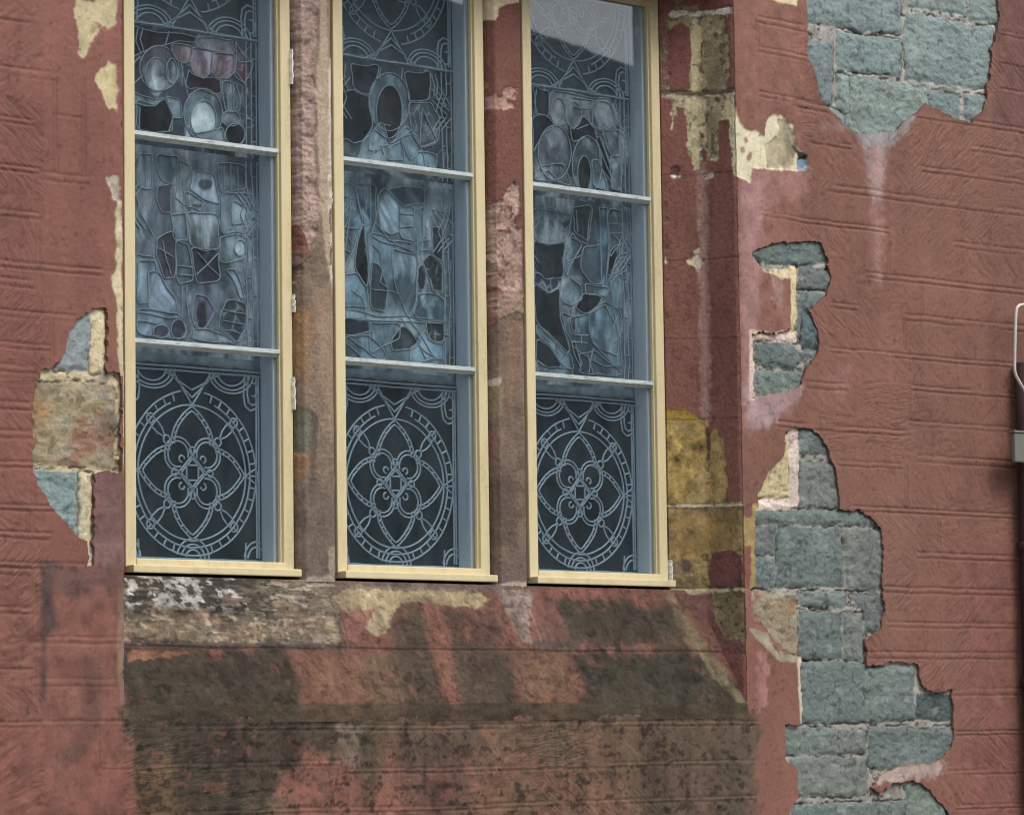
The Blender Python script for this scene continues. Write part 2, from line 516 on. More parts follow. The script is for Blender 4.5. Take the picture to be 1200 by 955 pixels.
SEG = [  # horizontal scored joints, photo coordinates of their ends on the wall face
    (888, 27, 944, 31), (889, 60, 947, 68), (890, 114, 960, 121), (932, 121, 971, 129), (947, 164, 998, 171), (964, 220, 1300, 264), (894, 254, 1041, 268), (1080, 198, 1230, 219),
    (1138, 176, 1300, 199), (1075, 136, 1230, 158), (1171, 110, 1300, 128), (1172, 42, 1300, 60), (1172, 76, 1300, 92), (1118, 287, 1300, 310), (1014, 322, 1300, 355), (974, 355, 1005, 362),
    (1061, 370, 1300, 399), (974, 411, 1220, 432), (944, 450, 990, 454), (1068, 452, 1300, 478), (910, 498, 1061, 507), (1065, 496, 1300, 514), (981, 542, 1058, 547),
    (1075, 538, 1300, 552), (1000, 597, 1300, 610), (1075, 650, 1300, 660), (1034, 689, 1300, 700), (1040, 731, 1300, 737), (1018, 764, 1300, 773), (1116, 809, 1300, 812), (1120, 858, 1300, 858), (1110, 905, 1300, 902), (1120, 945, 1300, 942),
    (-40, 12, 42, 24), (-40, 76, 68, 92), (64, 138, 97, 143), (-40, 190, 46, 202), (44, 203, 104, 214), (-40, 244, 46, 255), (-40, 304, 120, 322), (-60, 358, 88, 378), (-60, 322, 40, 336), (-40, 428, 44, 434),
    (-40, 472, 36, 476), (-60, 540, 62, 546), (-40, 590, 66, 598), (-60, 624, 60, 628), (-60, 660, 100, 664), (-60, 668, 38, 670), (-60, 714, 38, 716), (-60, 779, 38, 780), (-60, 130, 40, 146), (-60, 505, 36, 509), (-60, 400, 60, 408),
    (39, 750, 142, 751), (-60, 848, 145, 850), (118, 898, 157, 899), (-60, 960, 145, 962), (38, 800, 140, 801)]
for a, b, c, d in SEG:
    x0, z0 = U(a, b); x1, z1 = U(c, d)
    sm = 0.6 if 30 < a < 145 else 1.0
    groove_h(x0, x1, (z0 + z1) / 2, 0.0040 * sm, (0.022 if b < 845 else 0.016) * (0.8 + 0.5 * ((a * 7 + b * 13) % 10) / 10))
for a, b, c, d in [(140, 851, 890, 851), (157, 897, 400, 897), (400, 899, 886, 897), (140, 945, 886, 945)]:
    x0, z0 = U(a, b); x1, z1 = U(c, d)
    groove_h(x0, x1, (z0 + z1) / 2, 0.003, 0.016, 0.003)
for x, b, d in [(888, 22, 110), (39, 668, 836), (113, 850, 955), (211, 897, 985), (315, 851, 985), (649, 851, 897), (752, 851, 985), (567, 897, 985), (64, 92, 203), (97, 92, 206),
                (1041, 266, 320), (1061, 372, 412), (1066, 454, 500), (1062, 545, 600), (1100, 612, 650), (1140, 700, 735), (1138, 176, 205), (44, 255, 310), (60, 378, 430), (1080, 330, 372),
                (1120, 414, 454), (1092, 500, 540), (38, 546, 592), (30, 602, 626), (1142, 660, 690), (1085, 740, 766), (20, 24, 78), (1160, 268, 292), (1011, 260, 322), (1000, 132, 168)]:
    x0, z0 = U(x, b); x1, z1 = U(x, d)
    groove_v((x0 + x1) / 2, min(z0, z1), max(z0, z1))
# tooling strokes, each block its own direction
smooth_zone = np.maximum(1 - sst(0.20, 0.30, GX - X_R), (1 - sst(0.06, 0.17, X_L - GX))) * (GX > X_L - 0.3) * (GX < X_R + 0.35)
below = (GZ < Z_SILL1) & (GX > X_L) & (GX < X_R)
smooth_zone = np.where(below, 0.0, smooth_zone)
fine = (GX > -2.45) & (GX < 3.15) & (GZ > 1.2) & (GZ < 4.8)
fx_, fz_ = GX[fine], GZ[fine]
row = np.floor(fz_ / 0.148 + 0.35 * fbm(fx_ * 0.7, fz_ * 0.2, 31, 1))
colm = np.floor(fx_ / 0.40 + row * 0.37)
rnd = _hash(colm, row, 77)
ang = np.where(rnd < 0.36, 0.72, np.where(rnd < 0.70, -0.68, np.where(rnd < 0.88, 0.12, -1.15)))
lower_left = (fz_ < 1.80) & (fx_ < X_L + 0.05)
ang = np.where(lower_left, np.where(rnd < 0.75, 0.62, 0.3), ang)
wx_ = fx_ + 0.010 * fbm(fx_ * 9, fz_ * 9, 39, 2); wz_ = fz_ + 0.010 * fbm(fx_ * 9, fz_ * 9, 40, 2)
cxx, czz = (colm - row * 0.37) * 0.40, row * 0.148
lx_, lz_ = wx_ - cxx, wz_ - czz
ua = lx_ * np.cos(ang) + lz_ * np.sin(ang); ub = -lx_ * np.sin(ang) + lz_ * np.cos(ang)
strok = fbm(ua * 13 + rnd * 50, ub * 58 + rnd * 91, 35, 3)
strok = np.where(strok > 0, strok * 0.7, strok * 1.35) * -1
amp = 0.0015 * (0.15 + 1.1 * vn(fx_ * 7, fz_ * 7, 36) ** 1.3) * np.where(lower_left, 1.5, 1.0) * (1 - 0.93 * smooth_zone[fine])
und = 0.0022 * fbm(fx_ * 4, fz_ * 5, 37, 3) * (1 - 0.6 * smooth_zone[fine])
HM[fine] += amp * strok + und + 0.0007 * fbm(fx_ * 60, fz_ * 60, 38, 3)
row2_ = _hash(colm, row, 98)
TOOL = np.zeros(GX.shape + (3,))
TOOL[fine] = np.stack([ua * 17 + rnd * 60, ub * 82 + rnd * 37, np.clip(-0.1 + 1.5 * vn(fx_ * 5, fz_ * 7, 46), 0, 1.2) * (0.15 + 1.05 * row2_) * sst(0.05, 0.6, vn(fx_ * 1.7, fz_ * 2.3, 47) + 0.2) * (1 - 0.95 * smooth_zone[fine]) * np.where(lower_left, 1.2, 1.0)], -1)
# raised smooth quoin margin at the recess
lipw = 0.10 * (np.abs(GX - (X_R + 0.05)) < 0.11)
XV = U(888, 60)[0]

# colour
SCOL = np.zeros(GX.shape + (3,))
base_l, base_r = s2l(126, 84, 74), s2l(125, 87, 75)
t = sst(-1.7, 1.4, GX)[..., None]
SCOL[:] = base_l * (1 - t) + base_r * t
tone = np.ones(GX.shape)
tone[fine] = 1 + 0.10 * fbm(fx_ * 2.2, fz_ * 2.0, 41, 4) + 0.07 * fbm(fx_ * 11, fz_ * 1.1, 42, 3) + 0.06 * fbm(fx_ * 18, fz_ * 18, 43, 3)
row2 = _hash(colm, row, 99)
tone[fine] *= 1 + 0.07 * (row2 - 0.5) * (1 - smooth_zone[fine])
SCOL *= tone[..., None]
# colour darkens with depth in the grooves
gr = np.clip(HM / 0.004, 0, 1) * 0.25
SCOL *= (1 - gr)[..., None]


def SP(poly, rgb, **k):
    paint(SCOL, GX, GZ, UP(poly), rgb, **k)


def SS(poly, rgb, **k):
    stain(SCOL, GX, GZ, UP(poly), rgb, **k)


# smooth margin beside the recess, slightly pinker
SS([(866, -60), (945, -60), (940, 120), (930, 500), (886, 500), (870, 500)], (136, 95, 84), feather=0.02, k=0.6, rag=0.01)
SS([(1150, -80), (1300, -80), (1300, 170), (1165, 150), (1168, 110)], (104, 72, 68), feather=0.03, k=0.75, rag=0.02)
SS([(1120, 640), (1300, 640), (1300, 1000), (1130, 1000)], (122, 78, 72), feather=0.12, k=0.6)
SS([(-60, 655), (145, 662), (145, 850), (-60, 850)], (118, 80, 70), feather=0.02, k=0.85, rag=0.004)
SS([(-60, 852), (145, 852), (165, 1000), (-60, 1000)], (118, 77, 67), feather=0.02, k=0.85, rag=0.004)
# washed down lime below the bare patches
SS([(1005, 150), (1048, 150), (1040, 185), (1033, 240), (1023, 240), (1016, 185)], (160, 150, 148), feather=0.025, k=0.65, seed=61)
SS([(1020, 160), (1036, 160), (1034, 330), (1024, 330)], (168, 134, 128), feather=0.03, k=0.5, seed=62)
SS([(868, 212), (900, 205), (890, 300), (884, 500), (871, 500)], (170, 136, 136), feather=0.03, k=0.6, seed=63)
SS([(880, 200), (950, 200), (945, 230), (885, 240)], (160, 122, 118), feather=0.02, k=0.5, seed=64)
SS([(872, 455), (905, 458), (940, 450), (935, 470), (900, 500), (878, 510)], (168, 148, 152), feather=0.02, k=0.7, seed=65)
SS([(905, 320), (920, 325), (915, 360), (908, 360)], (178, 148, 140), feather=0.015, k=0.6, seed=66)
SS([(1025, 895), (1110, 893), (1100, 912), (1030, 918)], (185, 172, 165), feather=0.012, k=0.8, seed=67)
SS([(560 + 420, 430), (996, 432), (990, 470), (982, 470)], (150, 112, 106), feather=0.02, k=0.5, seed=68)
SS([(888, 765), (900, 765), (898, 830), (889, 830)], (170, 125, 120), feather=0.012, k=0.6, seed=69)
SS([(985, 132), (1070, 138), (1050, 172), (1012, 176)], (150, 150, 150), feather=0.02, k=0.7, seed=60)
SS([(950, 150), (1010, 140), (1010, 158), (985, 156)], (150, 140, 138), feather=0.02, k=0.5, seed=60)
# bare cream plaster flakes
CREAM = (200, 190, 156)
SP([(90, -20), (88, 20), (92, 40), (93, 62), (98, 68), (104, 60), (110, 45), (117, 33), (128, 35), (136, 32), (140, -20)], (178, 166, 132), rag=0.012, seed=71, hmap=HM, dh=0.003, holes=0.05, mott=0.25)
SP([(92, -20), (112, -20), (112, 2), (96, 3)], (70, 62, 50), rag=0.01, seed=70)
SP([(116, 80), (128, 73), (136, 75), (138, 90), (137, 130), (128, 125), (120, 110), (114, 95)], (184, 170, 132), rag=0.009, seed=72, hmap=HM, dh=0.003, mott=0.25)
SP([(125, 208), (139, 206), (141, 236), (134, 233)], (180, 168, 152), rag=0.012, seed=73, hmap=HM, dh=0.003, mott=0.4)
SP([(136, 236), (142, 236), (145, 440), (141, 440), (136, 350), (131, 330), (137, 310)], (190, 180, 148), rag=0.007, seed=74, mott=0.3)
SP([(876, -20), (935, -20), (934, 7), (915, 4), (905, 0), (876, -5)], (208, 194, 158), rag=0.005, seed=75)
SP([(858, 200), (858, 110), (864, 134), (872, 151), (890, 154), (891, 158), (897, 158), (897, 144), (905, 135), (917, 135), (929, 147), (934, 171), (946, 181), (947, 193), (934, 201), (882, 197), (880, 214), (858, 206)],
   (210, 202, 172), rag=0.006, fr=45, seed=76, hmap=HM, dh=0.004, mott=0.1)
SP([(913, 140), (924, 143), (931, 155), (934, 175), (932, 198), (900, 197), (898, 172), (912, 160)], (164, 154, 128), rag=0.012, seed=77, hmap=HM, dh=0.004, mott=0.5)
SP([(936, 186), (946, 184), (948, 195), (944, 201), (936, 199)], (120, 140, 155), rag=0.004, seed=78, hmap=HM, dh=0.008)
SP([(930, 170), (937, 175), (947, 182), (946, 187), (936, 184)], (48, 40, 38), rag=0.004, seed=78)
for a, b in ((875, 165), (880, 182), (878, 185), (871, 176)):
    SP(ell(a, b, 2.5, 4), (150, 120, 104), rag=0.006, seed=79 + a)
SP([(884, 303), (897, 318), (906, 322), (916, 327), (930, 326), (932, 314), (905, 312)], (202, 186, 154), rag=0.006, seed=81, hmap=HM, dh=0.004, mott=0.25)
SP([(927, 318), (932, 314), (932, 390), (927, 388)], (206, 192, 152), rag=0.003, seed=82)
SP([(878, 386), (884, 387), (884, 470), (878, 470)], (206, 186, 172), rag=0.003, seed=83)
SP([(880, 386), (897, 389), (905, 392), (915, 388), (930, 385), (930, 390), (880, 395)], (196, 172, 150), rag=0.003, seed=84)
# quoin stone showing on the wall face beside the big patch
SP([(868, 592), (887, 590), (888, 690), (868, 690)], (152, 132, 88), rag=0.008, seed=85, hmap=HM, dh=0.002, mott=0.35)
SP([(868, 640), (880, 640), (880, 690), (868, 690)], (124, 78, 70), rag=0.008, seed=86)
SP([(866, 592), (882, 590), (882, 604), (876, 608), (870, 603)], (118, 78, 74), rag=0.004, seed=87)
SP([(872, 692), (880, 690), (884, 728), (898, 737), (912, 756), (880, 752)], (136, 92, 86), rag=0.004, seed=88)
SP([(878, 736), (900, 742), (912, 766), (938, 769), (938, 776), (915, 774), (890, 752)], (150, 142, 120), rag=0.006, seed=89, mott=0.3)
SP([(934, 770), (941, 770), (943, 850), (938, 850)], (196, 186, 164), rag=0.003, seed=90)
# damp, soot
SS([(48, 662), (62, 664), (60, 700), (66, 730), (55, 745), (54, 820), (49, 820), (48, 760)], (66, 54, 54), feather=0.014, k=0.85, rag=0.012, seed=101)
SS([(111, 556), (144, 553), (146, 662), (112, 660)], (112, 88, 86), feather=0.012, k=0.8, rag=0.015, seed=105)
SS([(48, 662), (145, 664), (145, 690), (110, 694), (70, 690)], (92, 70, 68), feather=0.02, k=0.75, rag=0.03, seed=102)
SS([(98, 765), (118, 765), (116, 860), (104, 872), (90, 900), (78, 890), (95, 855)], (88, 64, 58), feather=0.02, k=0.7, rag=0.02, seed=103)
SS([(138, 690), (147, 690), (148, 840), (140, 850)], (140, 118, 100), feather=0.008, k=0.6, rag=0.008, seed=104)
DAMP = [(140, 833), (880, 833), (887, 860), (880, 885), (888, 915), (882, 940), (886, 960), (880, 1010), (172, 1010), (166, 950), (158, 905), (148, 880), (141, 855)]
SP(DAMP, (92, 76, 62), feather=0.026, k=0.92, rag=0.03, fr=14, seed=111, mott=0.3)
SS([(142, 836), (420, 836), (430, 860), (330, 905), (300, 1000), (215, 1000), (205, 900), (150, 880)], (56, 49, 41), feather=0.06, k=0.85, rag=0.08, seed=112)
SS([(150, 885), (205, 890), (207, 1000), (168, 1000)], (84, 66, 46), feather=0.02, k=0.7, rag=0.03, seed=113)
SS([(330, 900), (470, 900), (480, 1000), (330, 1000)], (122, 92, 80), feather=0.06, k=0.65, rag=0.08, seed=114)
SS([(505, 905), (525, 900), (530, 935), (508, 925)], (130, 90, 80), feather=0.02, k=0.7, rag=0.02, seed=115)
SS([(330, 905), (520, 905), (640, 900), (655, 1000), (345, 1000)], (130, 86, 74), feather=0.07, k=0.75, rag=0.1, seed=122)
SS([(655, 905), (750, 905), (750, 950), (660, 945)], (120, 84, 70), feather=0.05, k=0.6, rag=0.08, seed=123)
SS([(560, 860), (600, 850), (660, 1000), (560, 1000)], (108, 84, 66), feather=0.05, k=0.7, rag=0.05, seed=116)
SS([(480, 850), (560, 850), (570, 985), (480, 985)], (72, 60, 52), feather=0.05, k=0.6, rag=0.05, seed=117)
SS([(640, 848), (750, 848), (748, 1000), (640, 1000)], (118, 90, 74), feather=0.05, k=0.65, rag=0.05, seed=118)
SS([(750, 900), (840, 900), (840, 1000), (750, 1000)], (92, 74, 64), feather=0.05, k=0.6, rag=0.05, seed=119)
SS([(840, 848), (884, 845), (884, 1000), (840, 1000)], (92, 78, 66), feather=0.03, k=0.7, rag=0.03, seed=120)
SS([(395, 850), (430, 848), (425, 870), (415, 900), (400, 895)], (136, 122, 108), feather=0.02, k=0.6, rag=0.03, seed=121)
# damp speckle
inb = 1 - sst(-0.02, 0.03, psd(fx_, fz_, UP(DAMP), 0.06) + 0.02 * fbm(fx_ * 16, fz_ * 16, 126, 3))
cf = SCOL[fine]
drip = fbm(fx_ * 17, fz_ * 1.3, 127, 4)
spk = sst(0.05, 0.6, fbm(fx_ * 42, fz_ * 60, 125, 4))
cf *= (1 + inb * (0.30 * drip - 0.42 * spk))[:, None]
ol = (inb * 0.5 * sst(0.0, 0.7, fbm(fx_ * 6, fz_ * 3, 128, 4)))[:, None]
cf = cf * (1 - ol) + s2l(78, 72, 54) * ol
ch = 0.5 * (sst(0.50, 0.58, fbm(fx_ * 22, fz_ * 34, 131, 5)) * inb * sst(-0.1, 0.4, fbm(fx_ * 3, fz_ * 3, 132, 3)))[:, None]
cf = cf * (1 - 0.65 * ch) + s2l(132, 88, 75) * 0.65 * ch
bl = (sst(0.48, 0.56, fbm(fx_ * 26, fz_ * 40, 133, 5)) * inb)[:, None]
cf = cf * (1 - 0.6 * bl)
# dull bloom and grime over the whole coat
gm = sst(0.15, 0.8, fbm(fx_ * 3.5, fz_ * 1.2, 129, 5))[:, None] * (1 - inb[:, None])
cf = cf * (1 - 0.16 * gm) + s2l(112, 92, 84) * 0.16 * gm
pk = sst(0.62, 0.8, fbm(fx_ * 55, fz_ * 55, 130, 3))[:, None]
cf = cf * (1 - 0.25 * pk)
SCOL[fine] = cf

P = np.stack([PX, np.where(sdall < 0.004, 0.4, 1) * HM, PZ], -1)
stucco = sheet('stucco_coat', P, SCOL, M_STUCCO, wall, keep, rim=(0.003, 0.036, 0.0), rimcol=s2l(150, 126, 112), extra=TOOL)

# ------------------------------------------------------------------ rubble masonry seen in the holes
TEAL = [(124, 139, 138), (118, 134, 134), (130, 143, 140), (114, 127, 128), (123, 137, 132)]
TEALD = [(102, 114, 111), (98, 109, 107), (108, 119, 114), (102, 108, 107), (101, 112, 109), (110, 117, 112)]


def rubble(name, outline, stones, mortar, seed, tints):
    ol = UP(outline)
    lo = ol.min(0) - 0.03; hi = ol.max(0) + 0.03
    X, Z = np.meshgrid(lines(lo[0], hi[0], 0.004), lines(lo[1], hi[1], 0.004))
    so = psd(X, Z, ol, 0.1)
    col = np.zeros(X.shape + (3,))
    col[:] = s2l(mortar)
    col *= (1 + 0.25 * fbm(X * 30, Z * 30, seed, 4))[..., None]
    Y = 0.0135 + 0.003 * fbm(X * 28, Z * 28, seed + 1, 4)
    # gaps and crumbs in the mortar
    pit = sst(0.35, 0.85, fbm(X * 42, Z * 42, seed + 2, 3))
    Y += 0.008 * pit
    col *= (1 - 0.45 * pit)[..., None]
    sm = sst(0.2, 0.7, fbm(X * 16, Z * 16, seed + 4, 3))
    col = col * (1 - 0.5 * sm[..., None]) + s2l(112, 106, 100) * 0.5 * sm[..., None]
    for i, st in enumerate(stones):
        poly, tint, kind = st if isinstance(st, tuple) and isinstance(st[0], list) else (st, None, 'b')
        pl = UP(poly)
        sd = psd(X, Z, pl, 0.1) - 0.005 + 0.0055 * fbm(X * 40, Z * 40, seed + 3 + i, 3) + 0.003 * fbm(X * 11, Z * 11, seed + 60 + i, 2) - 0.001
        wg = 1 - sst(-0.0035, 0.0035, sd)
        tb = np.array(tint if tint is not None else tints[(i * 7 + seed) % len(tints)], float)
        cl = s2l(tb)[None, None] * (1 + 0.17 * fbm(X * 7, Z * 14, seed + 20 + i, 5) + 0.10 * fbm(X * 30, Z * 50, seed + 21 + i, 4))[..., None]
        rim_ = sst(-0.02, 0.0, sd)
        ct = (sst(-0.001, 0.003, sd) * (1 - sst(0.004, 0.010, sd)) * sst(-0.25, 0.35, fbm(X * 13, Z * 13, seed + 70 + i, 3)))
        col = col * (1 - 0.62 * ct[..., None]); Y = Y + 0.007 * ct  # contact shade round each stone put into the mortar colour, plus a pit
        if kind == 'b':
            g = sst(0.15, 0.9, fbm(X * 5, Z * 5, seed + 40 + i, 3))
            cl = cl * (1 - g[..., None]) + cl * np.array([1.0, 1.0, 0.97]) * g[..., None]
        if kind == 'o':
            for rgb_, f_, sq in (((158, 126, 80), 9, 1), ((132, 92, 80), 14, 2), ((112, 104, 88), 7, 3)):
                g = 0.75 * sst(0.18, 0.6, fbm(X * f_, Z * f_, seed + 200 + sq, 4))[..., None]
                cl = cl * (1 - g) + s2l(rgb_) * g
        gr_ = sst(0.45, 0.6, fbm(X * 36, Z * 44, seed + 500 + i, 4))[..., None]
        cl = cl * (1 - 0.38 * gr_)
        lime = sst(0.35, 0.8, fbm(X * 18, Z * 24, seed + 90 + i, 4)) * 0.16
        cl = cl * (1 - lime[..., None]) + s2l(182, 190, 184) * lime[..., None]
        col = col * (1 - wg[..., None]) + cl * wg[..., None]
        face = 0.0085 + 0.004 * (_hash(np.array([i]), np.array([seed]), 5)[0] - 0.5) + 0.0045 * fbm(X * 7, Z * 9, seed + 30 + i, 5) + 0.003 * np.abs(fbm(X * 17, Z * 26, seed + 32 + i, 4)) \
            + 0.0018 * fbm(X * 34, Z * 60, seed + 31 + i, 3) + 0.004 * rim_
        Y = Y * (1 - wg) + face * wg
    Pn = np.stack([X, np.maximum(Y, 0.004), Z], -1)
    kp = so < 0.022
    kk = kp[:-1, :-1] & kp[1:, :-1] & kp[:-1, 1:] & kp[1:, 1:]
    return sheet(name, Pn, col, M_STONE, wall, kk)


z3 = lambda pts: zm(800, 0, 2.985, pts)
rubble('rubble_masonry', H1, [z3(s) for s in (
    [(400, -270), (770, -270), (768, 112), (640, 106), (545, 86), (432, 72)],
    [(790, -270), (1000, -270), (998, 52), (880, 32), (790, 17)], [(1015, -270), (1130, -270), (1130, 84), (1090, 74), (1015, 66)],
    [(552, 116), (768, 144), (768, 258), (552, 238)], [(420, 140), (530, 158), (528, 360), (500, 365), (430, 220)],
    [(790, 46), (1000, 88), (1090, 100), (1078, 302), (940, 298), (790, 270)], [(552, 264), (588, 270), (588, 400), (548, 375)],
    [(600, 272), (760, 292), (866, 312), (866, 390), (760, 490), (600, 480)], [(876, 318), (974, 332), (974, 440), (876, 410)],
    [(998, 334), (1085, 342), (1070, 440), (998, 440)], [(515, 378), (585, 408), (585, 452), (515, 420)])], (158, 157, 150), 200, TEAL)
rubble('rubble_masonry', H2, [
    [(876, 296), (914, 278), (970, 278), (972, 306), (933, 309), (900, 309)],
    ([(905, 315), (928, 317), (928, 330), (905, 330)], (200, 184, 150), 's'),
    ([(930, 314), (935, 314), (935, 388), (930, 390)], (206, 190, 150), 's'),
    [(940, 313), (978, 318), (978, 339), (940, 338)], [(940, 343), (975, 343), (958, 360), (944, 366), (939, 400), (938, 385)],
    ([(944, 362), (952, 370), (962, 388), (964, 407), (944, 406)], (84, 98, 100), 'b'),
    ([(884, 392), (936, 390), (936, 400), (887, 400), (887, 470), (876, 470), (876, 390)], (204, 184, 172), 's'),
    [(889, 403), (932, 404), (941, 420), (932, 431), (889, 425)], [(888, 437), (945, 437), (940, 460), (888, 470)], [(937, 412), (966, 411), (948, 432)]],
    (158, 152, 144), 300, TEALD)
rubble('rubble_masonry', H3, [
    [(941, 498), (966, 508), (976, 531), (943, 531)], [(941, 541), (982, 541), (988, 596), (940, 593)],
    ([(919, 508), (927, 512), (927, 583), (890, 585), (886, 575), (902, 545), (917, 532)], (188, 174, 136), 's'),
    ([(929, 498), (938, 500), (938, 597), (886, 597), (886, 587), (929, 586)], (206, 190, 180), 's'),
    [(885, 600), (940, 600), (1010, 600), (1030, 606), (1030, 614), (940, 614), (885, 611)],
    [(885, 618), (911, 618), (911, 650), (885, 648)], [(915, 619), (988, 620), (990, 687), (914, 686)], [(994, 620), (1040, 622), (1040, 689), (994, 689)],
    [(885, 655), (910, 656), (910, 688), (885, 687)],
    ([(874, 693), (934, 698), (937, 767), (912, 772), (898, 745), (880, 735)], (144, 132, 110), 'o'),
    [(941, 695), (993, 695), (993, 710), (941, 708)], [(999, 698), (1042, 698), (1042, 720), (1034, 742), (1017, 740), (1015, 715)],
    [(941, 717), (987, 719), (990, 770), (941, 770)], [(991, 719), (1013, 719), (1014, 772), (993, 771)],
    [(942, 777), (1012, 777), (1016, 783), (1072, 783), (1074, 842), (942, 845)], ([(1078, 815), (1122, 815), (1122, 843), (1076, 842)], (78, 90, 88), 'b'),
    [(914, 854), (983, 854), (983, 882), (914, 883)], ([(988, 856), (1016, 859), (1016, 880), (986, 881)], (104, 110, 106), 'b'), [(1022, 854), (1125, 853), (1120, 880), (1095, 905), (1022, 896)],
    [(930, 889), (1018, 889), (1018, 925), (1010, 931), (930, 931)],
    [(933, 944), (1063, 941), (1063, 1005), (928, 1005)], ([(1067, 914), (1082, 914), (1106, 940), (1130, 1005), (1066, 1005)], (112, 124, 116), 'b')],
    (150, 147, 140), 400, TEALD)
rubble('rubble_masonry', H4, [
    ([(107, 366), (105, 432), (68, 432), (72, 420), (78, 400), (85, 380), (106, 358)], (134, 144, 146), 'b'),
    ([(111, 356), (126, 356), (126, 436), (111, 436)], (206, 192, 158), 's'),
    ([(36, 450), (110, 451), (136, 455), (136, 547), (36, 540)], (146, 134, 108), 'o'),
    ([(36, 553), (93, 555), (93, 640), (60, 600), (38, 575)], (124, 142, 142), 'b'),
    ([(97, 556), (109, 556), (110, 668), (99, 668)], (190, 178, 150), 's')],
    (186, 174, 144), 500, TEAL)

# ------------------------------------------------------------------ dressed jamb stones (right splay), mirrored plain jamb on the left
PROF_R = [(1.002, 0.42), (1.002, 0.236), (1.110, 0.150), (1.118, 0.137), (X_R - 0.006, 0.012), (X_R + 0.001, 0.002)]
jX, jy, js, jnx, jny = profile_sheet(PROF_R, 0.0035)
S_A0 = 0.184; S_A1 = S_A0 + math.hypot(0.108, 0.086); S_END = js[-1]


def J(px, py):
    """photo point -> (s, z) on the splayed jamb"""
    best = None
    for (xa, ya), (xb, yb), s0 in ((PROF_R[1], PROF_R[2], S_A0), ((1.110, 0.150), (X_R, 0.0), S_A1)):
        d = FW * F_PX + RC * (px - 600) - UC * (py - 477.5)
        # intersect in plan
        A = np.array([[d[0], -(xb - xa)], [d[1], -(yb - ya)]])
        tt, u = np.linalg.solve(A, np.array([xa - CAM[0], ya - CAM[1]]))
        zz = CAM[2] + tt * d[2]
        s = s0 + u * math.hypot(xb - xa, yb - ya)
        if s0 == S_A0:
            best = (s, zz, u)
            if u <= 1: return s, zz
        else:
            return s, zz


JP = lambda poly: np.array([J(a, b) for a, b in poly])
jz = lines(1.72, 4.62, 0.004)
JS, JZ = np.meshgrid(js, jz)
JC = np.zeros(JS.shape + (3,)); JC[:] = s2l(125, 86, 77)
JC *= (1 + 0.10 * fbm(JS * 8, JZ * 2.5, 601, 4) + 0.08 * fbm(JS * 30, JZ * 6, 602, 3))[..., None]
JH = 0.0012 * fbm(JS * 16, JZ * 9, 603, 4) + 0.0005 * fbm(JS * 60, JZ * 60, 604, 3)
JOINTS = [J(800, v)[1] for v in (14, 108, 205, 305, 398, 492, 592, 690, 768)]
for k, zj in enumerate(JOINTS):
    dz = JZ - zj - 0.003 * fbm(JS * 9, JZ * 0 + k, 605, 2)
    dep = 0.004 if k in (0, 1, 6, 7) else 0.0018
    g = np.exp(-(dz / 0.0028) ** 2)
    JH += dep * g
    JC *= (1 - 0.3 * g)[..., None]


def JPa(poly, rgb, **k):
    k['rag'] = k.get('rag', 0.006) * 1.35
    k.setdefault('fr', 48)
    k.setdefault('feather', 0.0025)
    paint(JC, JS, JZ, JP(poly), rgb, hmap=JH, dh=k.pop('dh', 0.003), **k)


YEL = (190, 176, 124)
JPa([(778, -30), (866, -30), (864, 16), (778, 18)], (128, 86, 80), dh=0, seed=611)
JPa([(796, -30), (818, -30), (820, 14), (790, 20)], (138, 124, 100), rag=0.014, seed=612, holes=0.1)
JPa([(780, 18), (788, 13), (862, 9), (862, 15), (800, 20), (784, 24)], (212, 208, 196), rag=0.004, seed=613, dh=0)
JPa([(782, 24), (800, 20), (850, 18), (853, 45), (855, 70), (850, 105), (862, 110), (780, 110), (780, 30)], (160, 149, 118), rag=0.01, seed=614, mott=0.3)
JPa([(778, 18), (785, 20), (782, 110), (777, 110)], (120, 104, 92), rag=0.012, seed=615)
JPa([(811, 22), (822, 20), (822, 110), (812, 110), (809, 60)], (200, 188, 148), rag=0.006, seed=616, dh=0.001)
JPa([(784, 108), (781, 60), (783, 38), (790, 28), (800, 26), (808, 32), (810, 50), (809, 104)], (122, 80, 75), rag=0.004, seed=617, dh=-0.0018)
JPa([(820, 50), (823, 48), (822, 85), (820, 80)], (126, 84, 76), rag=0.003, seed=618, dh=-0.001)
JPa([(826, 50), (850, 30), (852, 60), (850, 100), (826, 105)], (138, 127, 102), rag=0.014, seed=619, mott=0.4, dh=0.001)
JPa([(776, 104), (866, 104), (866, 110), (776, 111)], (96, 84, 70), rag=0.004, seed=620, dh=0)
JPa([(776, 111), (868, 109), (868, 113), (776, 115)], (208, 200, 178), rag=0.003, seed=621, dh=0)
JPa([(785, 112), (868, 110), (868, 134), (868, 205), (860, 206), (857, 168), (855, 140), (843, 144), (841, 186), (830, 188), (823, 157), (822, 198), (813, 199), (808, 174), (803, 127), (795, 125), (787, 150)], (188, 178, 144), rag=0.008, seed=622, mott=0.22)
JPa([(825, 114), (850, 114), (848, 130), (842, 146), (840, 186), (831, 187), (825, 160)], (152, 142, 116), rag=0.008, seed=623, mott=0.3, dh=0.0005)
JPa([(858, 112), (869, 112), (869, 208), (860, 206)], (208, 200, 164), rag=0.006, seed=624, dh=0)
JPa([(804, 305), (813, 301), (815, 293), (819, 291), (820, 300), (825, 303), (823, 312), (818, 318), (813, 311), (808, 309)], (198, 188, 160), rag=0.005, seed=625)
JPa(ell(791, 201, 6, 7), (96, 72, 66), rag=0.004, seed=626, dh=0.006)
JPa([(786, 206), (798, 206), (797, 209), (788, 209)], (210, 200, 188), rag=0.002, seed=627, dh=0)
